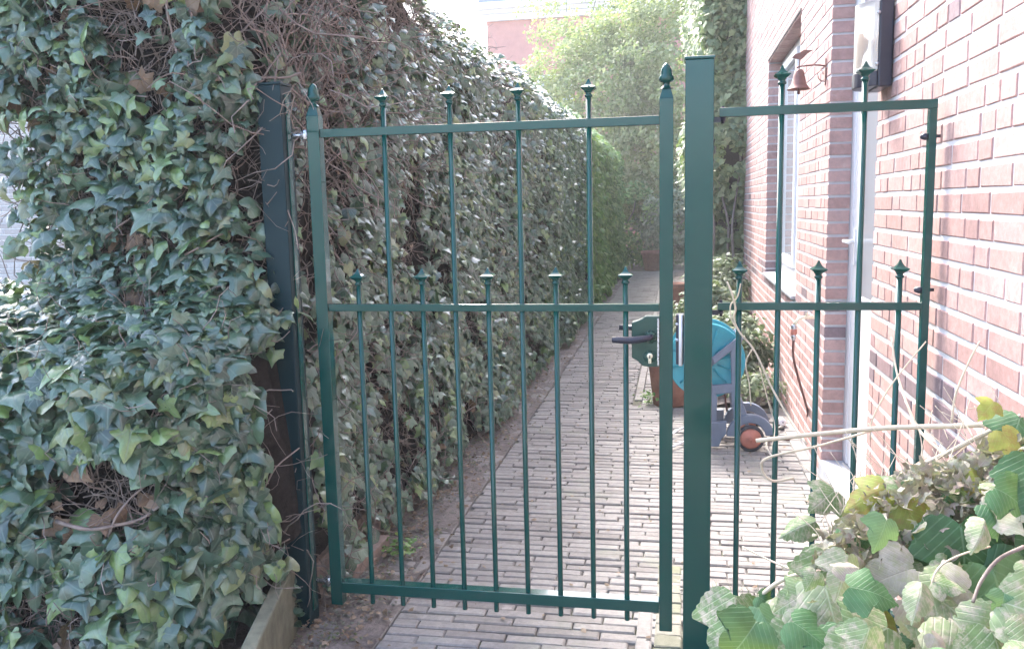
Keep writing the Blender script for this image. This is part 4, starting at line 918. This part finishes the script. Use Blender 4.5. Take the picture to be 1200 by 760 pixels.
# ================================================================== GROUND LITTER
def litter():
    n = 2200; X = rng.normal(-.02, .10, n); Y = rng.uniform(-.9, 1, n)**1*0+rng.beta(1, 2.2, n)*9-.9; k_ = (X > -.3) & (X < .26+.0*Y); X, Y = X[k_], Y[k_]
    P = np.c_[X, Y, .012+rng.uniform(0, .02, len(X))]; N = np.tile([0, 0, 1.0], (len(X), 1))
    Rm = frames(N, rng.normal(0, 1, (len(X), 3)), .1, .3); o = place_leaves(P, Rm, rng.uniform(.008, .026, len(X)), ivy_shapes[:3]+oval_shapes, M['dead_leaf'], None_parent, 0, stuff='fallen_leaves'); return o
None_parent = bpy.data.objects.new('tmp', None)
o = litter(); o.parent = None; tag(o, 'brown fallen leaves scattered on the soil along the hedge foot', 'leaves', kind='stuff')
n = 500; X = rng.uniform(-.25, 1.75, n); Y = rng.uniform(-.4, 6, n)
o = place_leaves(np.c_[X, Y, np.full(n, .008)], frames(np.tile([0, 0, 1.0], (n, 1)), rng.normal(0, 1, (n, 3)), .1, .2), rng.uniform(.006, .026, n), oval_shapes, M['dead_leaf'], None_parent, 0, stuff='leaf_crumbs'); o.parent = None
tag(o, 'tiny dry leaf crumbs on the paving bricks', 'leaves', kind='stuff')
n = 2600; X = rng.normal(-.03, .09, n); Y = -.9+rng.beta(1, 2, n)*6; k_ = (X > -.25) & (X < .17); n = k_.sum()
V0 = np.array([(1, 0, 0), (-1, 0, 0), (0, 1, 0), (0, -1, 0), (0, 0, .7), (0, 0, -.7)]); F0 = np.array([(0, 2, 4), (2, 1, 4), (1, 3, 4), (3, 0, 4), (2, 0, 5), (1, 2, 5), (3, 1, 5), (0, 3, 5)])
S = rng.uniform(.002, .008, n); W = V0[None]*S[:, None, None]*rng.uniform(.7, 1.3, (n, 6, 1))+np.c_[X[k_], Y[k_], np.full(n, .014)][:, None]
o = big_mesh('pebbles', W.reshape(-1, 3), (F0[None]+(np.arange(n)*6)[:, None, None]).reshape(-1, 3), M['moss_gravel'], None, np.repeat(rng.random(n), 6)); tag(o, 'small pebbles and crumbs on the soil strip by the hinge post', 'gravel', kind='stuff')
n = 1500; X = rng.uniform(1.2, 1.8, n); Y = rng.uniform(-.8, .35, n); S = rng.uniform(.003, .011, n); W = V0[None]*S[:, None, None]+np.c_[X, Y, np.full(n, .012)][:, None]
o = big_mesh('gravel', W.reshape(-1, 3), (F0[None]+(np.arange(n)*6)[:, None, None]).reshape(-1, 3), M['moss_gravel'], None, np.repeat(rng.random(n), 6)); tag(o, 'mossy gravel under the fence panel', 'gravel', kind='stuff')
def weed(x, y, r_, n, sz, label, mat, h=.05):
    t = thing('weed', (x, y, 0), label, 'weed'); d = rng.normal(0, r_*.5, (n, 2)); P = np.c_[x+d[:, 0], y+d[:, 1], rng.uniform(.005, h, n)+.01]
    N = np.c_[d*3, np.ones(n)*.6]; N /= np.linalg.norm(N, axis=1)[:, None]; leaves_on(P, N, sz*rng.uniform(.6, 1.2, n), oval_shapes, mat, t, min(n, 40), tip=(0, -.3, 0), roll=.9)
weed(.02, .60, .08, 60, .028, 'small green weed between hedge and paving just inside the gate', M['ivy_bright'])
weed(.93, 3.3, .10, 90, .03, 'small weeds around the foot of the large terracotta pot', M['ivy_bright'], .09)
weed(-.13, -.08, .03, 26, .045, 'ivy seedling sprouting at the foot of the hinge post', M['ivy'], .16)
weed(-.03, 1.45, .05, 24, .04, 'low ivy sprig lying on the soil beyond the timber beams', M['ivy'])
# dead grass and moss under the panel
n = 900; X = rng.uniform(1.22, 1.75, n); Y = rng.uniform(-.1, .42, n)
twig_parent = None_parent
o = twig_mass(np.c_[X, Y, np.full(n, .0)], np.c_[rng.normal(0, .5, n), rng.normal(0, .5, n), np.ones(n)*.6], rng.uniform(.02, .07, n), rng.uniform(.0006, .0014, n), M['shrub_leaf'], None_parent, 'grass', 4, .35); o.parent = None
tag(o, 'thin mossy grass along the edge of the paving under the fence panel', 'grass', kind='stuff')
# ================================================================== VINE, lower right
vine = thing('vine_bush', (1.75, -1.1, 0), 'sprawling vine bush with large pale withering leaves in the lower right corner', 'bush')
VL = [ # px, py (where the stalk joins), depth, size(m), tip angle on picture (0=down, 90=right), tilt back, material, shape
 (862, 700, 1.75, .17, -10, .5, 'vine_pale', 2), (930, 705, 1.70, .15, 10, .3, 'vine_pale', 3), (985, 655, 1.66, .16, -20, .35, 'vine_pale', 0), (968, 690, 1.58, .17, 12, .2, 'vine_pale', 1), (1010, 700, 1.62, .12, 30, .3, 'vine_yellow', 2),
 (1128, 618, 1.62, .19, 0, .1, 'vine_green', 1), (1085, 690, 1.50, .17, 40, .55, 'vine_pale', 0), (1040, 735, 1.42, .15, -60, .6, 'vine_pale', 1), (1120, 725, 1.40, .16, 20, .45, 'vine_pale', 3), (1090, 650, 1.75, .15, 10, .2, 'vine_green', 2),
 (1060, 592, 1.70, .10, 20, .2, 'vine_yellow', 0), (1036, 572, 1.70, .10, -60, .3, 'vine_yellow', 2), (1105, 600, 1.8, .17, -20, .2, 'vine_dry', 1), (1150, 570, 1.9, .16, 70, .6, 'vine_pale', 3), (1180, 560, 1.7, .13, 10, .3, 'vine_green', 0),
 (1000, 605, 1.9, .13, 60, .5, 'vine_pale', 2), (955, 610, 1.95, .10, -70, .6, 'vine_pale', 4), (1030, 640, 1.75, .12, -30, .4, 'vine_dry', 1), (1165, 670, 1.55, .20, 15, .1, 'vine_green', 2), (1190, 640, 1.6, .16, 30, .2, 'vine_green', 0),
 (1180, 705, 1.35, .13, 60, .5, 'vine_pale', 3), (1165, 740, 1.35, .14, 0, .3, 'vine_pale', 2), (1000, 745, 1.5, .13, -20, .4, 'vine_green', 0), (950, 745, 1.6, .12, 30, .4, 'vine_dry', 1), (900, 735, 1.65, .15, 15, .3, 'vine_pale', 0),
 (1175, 505, 1.70, .08, 20, .3, 'vine_yellow', 0), (1130, 560, 1.7, .07, 40, .5, 'vine_yellow', 3), (1165, 470, 1.72, .06, -40, .4, 'vine_yellow', 1), (1195, 490, 1.8, .12, -20, .3, 'vine_green', 1), (1150, 510, 1.95, .08, 60, .5, 'vine_dry', 2), (1110, 545, 1.95, .10, -80, .4, 'vine_dry', 4), (1085, 560, 1.9, .12, -30, .4, 'vine_dry', 1),
 (1200, 590, 1.7, .14, 0, .3, 'vine_dry', 3), (1060, 620, 1.8, .12, 15, .4, 'vine_green', 4), (1135, 690, 1.5, .10, -90, .5, 'vine_dry', 0), (1070, 665, 1.6, .12, -70, .5, 'vine_dry', 3),
 (1215, 540, 1.6, .14, -20, .3, 'vine_green', 2), (1020, 560, 2.0, .10, 30, .5, 'vine_pale', 4), (978, 575, 2.0, .10, -50, .5, 'vine_pale', 0), (1140, 605, 1.75, .11, 90, .5, 'vine_dry', 3)]
def vleaf(px, py, dep, s, ang, tilt, mat, shp):
    p = at(px, py, dep); a = R(ang); tip = -up*math.cos(a)+rt*math.sin(a); nrm = -fw*math.cos(tilt)+np.array([0, 0, 1])*math.sin(tilt)*1.2+rng.normal(0, .15, 3)
    nrm /= np.linalg.norm(nrm); tip = tip-nrm*(tip@nrm); tip /= np.linalg.norm(tip); y_ = -tip; x_ = np.cross(y_, nrm); off = wloc(vine)
    o = bpy.data.objects.new('leaf', shp_mesh(vine_shapes, shp, M[mat])); s = s*.70
    o.matrix_local = Matrix([[x_[k]*s, y_[k]*s, nrm[k]*s, p[k]-off[k]] for k in range(3)]+[[0, 0, 0, 1]]); COL.objects.link(o); o.parent = vine
    o.modifiers.new('smooth', 'SUBSURF').levels = 1; o.modifiers['smooth'].render_levels = 1
    return p
for L_ in VL: vleaf(*L_)
matn = ['vine_pale', 'vine_dry', 'vine_green', 'vine_pale', 'vine_green', 'vine_pale', 'vine_pale', 'vine_dry']
for i in range(125):                 # smaller leaves filling the bush behind the big ones
    px = 845+370*random.random()**.75; top = np.interp(px, [840, 930, 1000, 1060, 1110, 1200], [715, 650, 590, 545, 535, 500]); py = random.uniform(top+18, 800)
    dep = random.uniform(1.75, 2.05) if random.random() < .75 else random.uniform(1.5, 1.75)
    dep -= .25*(py-500)/260
    vleaf(px, py, dep, random.uniform(.04, .10), random.uniform(-110, 110), random.uniform(.1, .9), random.choice(matn), random.randrange(5))
def cane(pts, r0, r1, mat='cane', name='cane'):
    q = smoothpath([at(*p) for p in pts], 6); MB().tube(q, np.linspace(r0, r1, len(q)), 7).build(name, M[mat], vine)
cane([(886, 516, 2.1), (960, 508, 2.05), (1040, 501, 2.0), (1140, 498, 1.9), (1230, 492, 1.8)], .0052, .0062)
cane([(930, 560, 2.15), (905, 563, 2.15), (893, 550, 2.15), (900, 536, 2.13), (960, 522, 2.1), (1020, 505, 2.1), (1080, 470, 2.05)][:6], .0035, .003)
cane([(985, 600, 2.0), (1040, 562, 1.95), (1100, 535, 1.9), (1160, 505, 1.85), (1230, 470, 1.8)], .005, .005)
cane([(1020, 515, 2.2), (1022, 492, 2.2), (1045, 450, 2.2), (1085, 400, 2.2)][:4], .0025, .0016)
cane([(1045, 395, 2.3), (1052, 440, 2.25), (1075, 500, 2.1), (1110, 535, 1.95)], .0022, .004)
cane([(1115, 495, 2.0), (1120, 462, 2.0), (1135, 425, 2.0), (1148, 400, 2.0)], .003, .002)
cane([(1130, 480, 2.0), (1165, 470, 2.0), (1172, 430, 2.0)], .001, .001)
cane([(890, 698, 1.75), (915, 680, 1.73), (945, 670, 1.72), (985, 660, 1.72)], .0045, .004)
cane([(1000, 645, 1.75), (1060, 622, 1.72), (1130, 615, 1.7), (1210, 600, 1.6)], .004, .005, 'shrub_leaf')
cane([(1140, 705, 1.4), (1150, 680, 1.42), (1170, 655, 1.44), (1200, 640, 1.45)], .0028, .0034, 'twig')
cane([(1090, 690, 1.5), (1100, 665, 1.5), (1125, 650, 1.52), (1160, 640, 1.55)], .0018, .002)
cane([(1040, 560, 1.95), (1120, 545, 1.9), (1160, 540, 1.8), (1220, 535, 1.7)], .0035, .0045)
cane([(870, 640, 1.9), (900, 655, 1.85), (930, 668, 1.8)], .0018, .0025)
for i in range(60):
    px = random.uniform(960, 1190); py = np.interp(px, [960, 1200], [600, 480])+random.uniform(-10, 60); d_ = random.uniform(1.75, 2.0); a = random.uniform(-.9, .9); l_ = random.uniform(20, 90)
    cane([(px, py, d_), (px+l_*.5*math.sin(a)+random.uniform(-6, 6), py-l_*.5*math.cos(a), d_+.03), (px+l_*math.sin(a)*1.2, py-l_*math.cos(a), d_+.05)], .0012, .0007)
n = 1700; fx = rng.uniform(0, 1, n)**.8; px = 960+240*fx; py = np.interp(px, [960, 1010, 1060, 1120, 1200], [640, 590, 560, 548, 520])+np.abs(rng.normal(0, 45, n))-8; dp = rng.uniform(1.72, 2.02, n)-.22*(py-500)/260
P = np.array([at(a_, b_, c__) for a_, b_, c__ in zip(px, py, dp)]); P += .03*np.c_[pnoise(P, 14, 3), pnoise(P, 14, 30), pnoise(P, 14, 60)]
o = place_leaves(P, frames(rng.normal(0, 1, (n, 3)), rng.normal(0, 1, (n, 3))), rng.uniform(.008, .026, n)*rng.uniform(.7, 1.6, n), fine_shapes, M['vine_dry'], vine, 0, stuff='withered_fragments')
# dried stems tied round the panel rail
ts = thing('dried_stems', (1.25, -.03, .9), 'dried climbing stems knotted round the middle rail of the fence panel', 'stems')
def stemp(pts, r0, r1):
    q = smoothpath(pts, 6); MB().tube(q, np.linspace(r0, r1, len(q)), 6).build('stem', M['cane'], ts)
c_ = lambda px, py, Y: tuple(cpt(px, py, Y))
stemp([c_(852, 330, -.03), c_(858, 345, -.04), c_(862, 362, -.035), c_(860, 372, -.03), c_(866, 388, -.03), c_(885, 412, -.03), c_(905, 455, -.05), c_(925, 490, -.1), c_(945, 520, -.2)], .0028, .003)
stemp([c_(868, 332, -.03), c_(864, 348, -.03), c_(856, 358, -.03), c_(858, 376, -.03), c_(868, 390, -.03)], .002, .002)
stemp([c_(882, 408, -.03), c_(874, 425, -.02), c_(878, 450, -.02), c_(880, 475, -.02)], .002, .0016)
stemp([c_(890, 430, -.03), c_(900, 470, -.03), c_(908, 500, -.05), c_(903, 530, -.1)], .0015, .0013)
bpy.data.objects.remove(None_parent)

# ================================================================== HAZE, an added volume that imitates lens glare
hz_ = MB().box(-155, 155, -155, 155, -1.05, 12.5).build('glare_haze', M['dark']); hz_.data.materials.clear()
m = bpy.data.materials.new('glare_haze_air'); m.use_nodes = True; t = m.node_tree; t.nodes.remove(t.nodes['Principled BSDF'])
pv = t.nodes.new('ShaderNodeVolumePrincipled'); pv.inputs['Color'].default_value = (.96, .97, 1, 1); pv.inputs['Density'].default_value = .0042; pv.inputs['Anisotropy'].default_value = .15
t.links.new(pv.outputs[0], t.nodes['Material Output'].inputs['Volume']); hz_.data.materials.append(m); tag(hz_, kind='stuff')
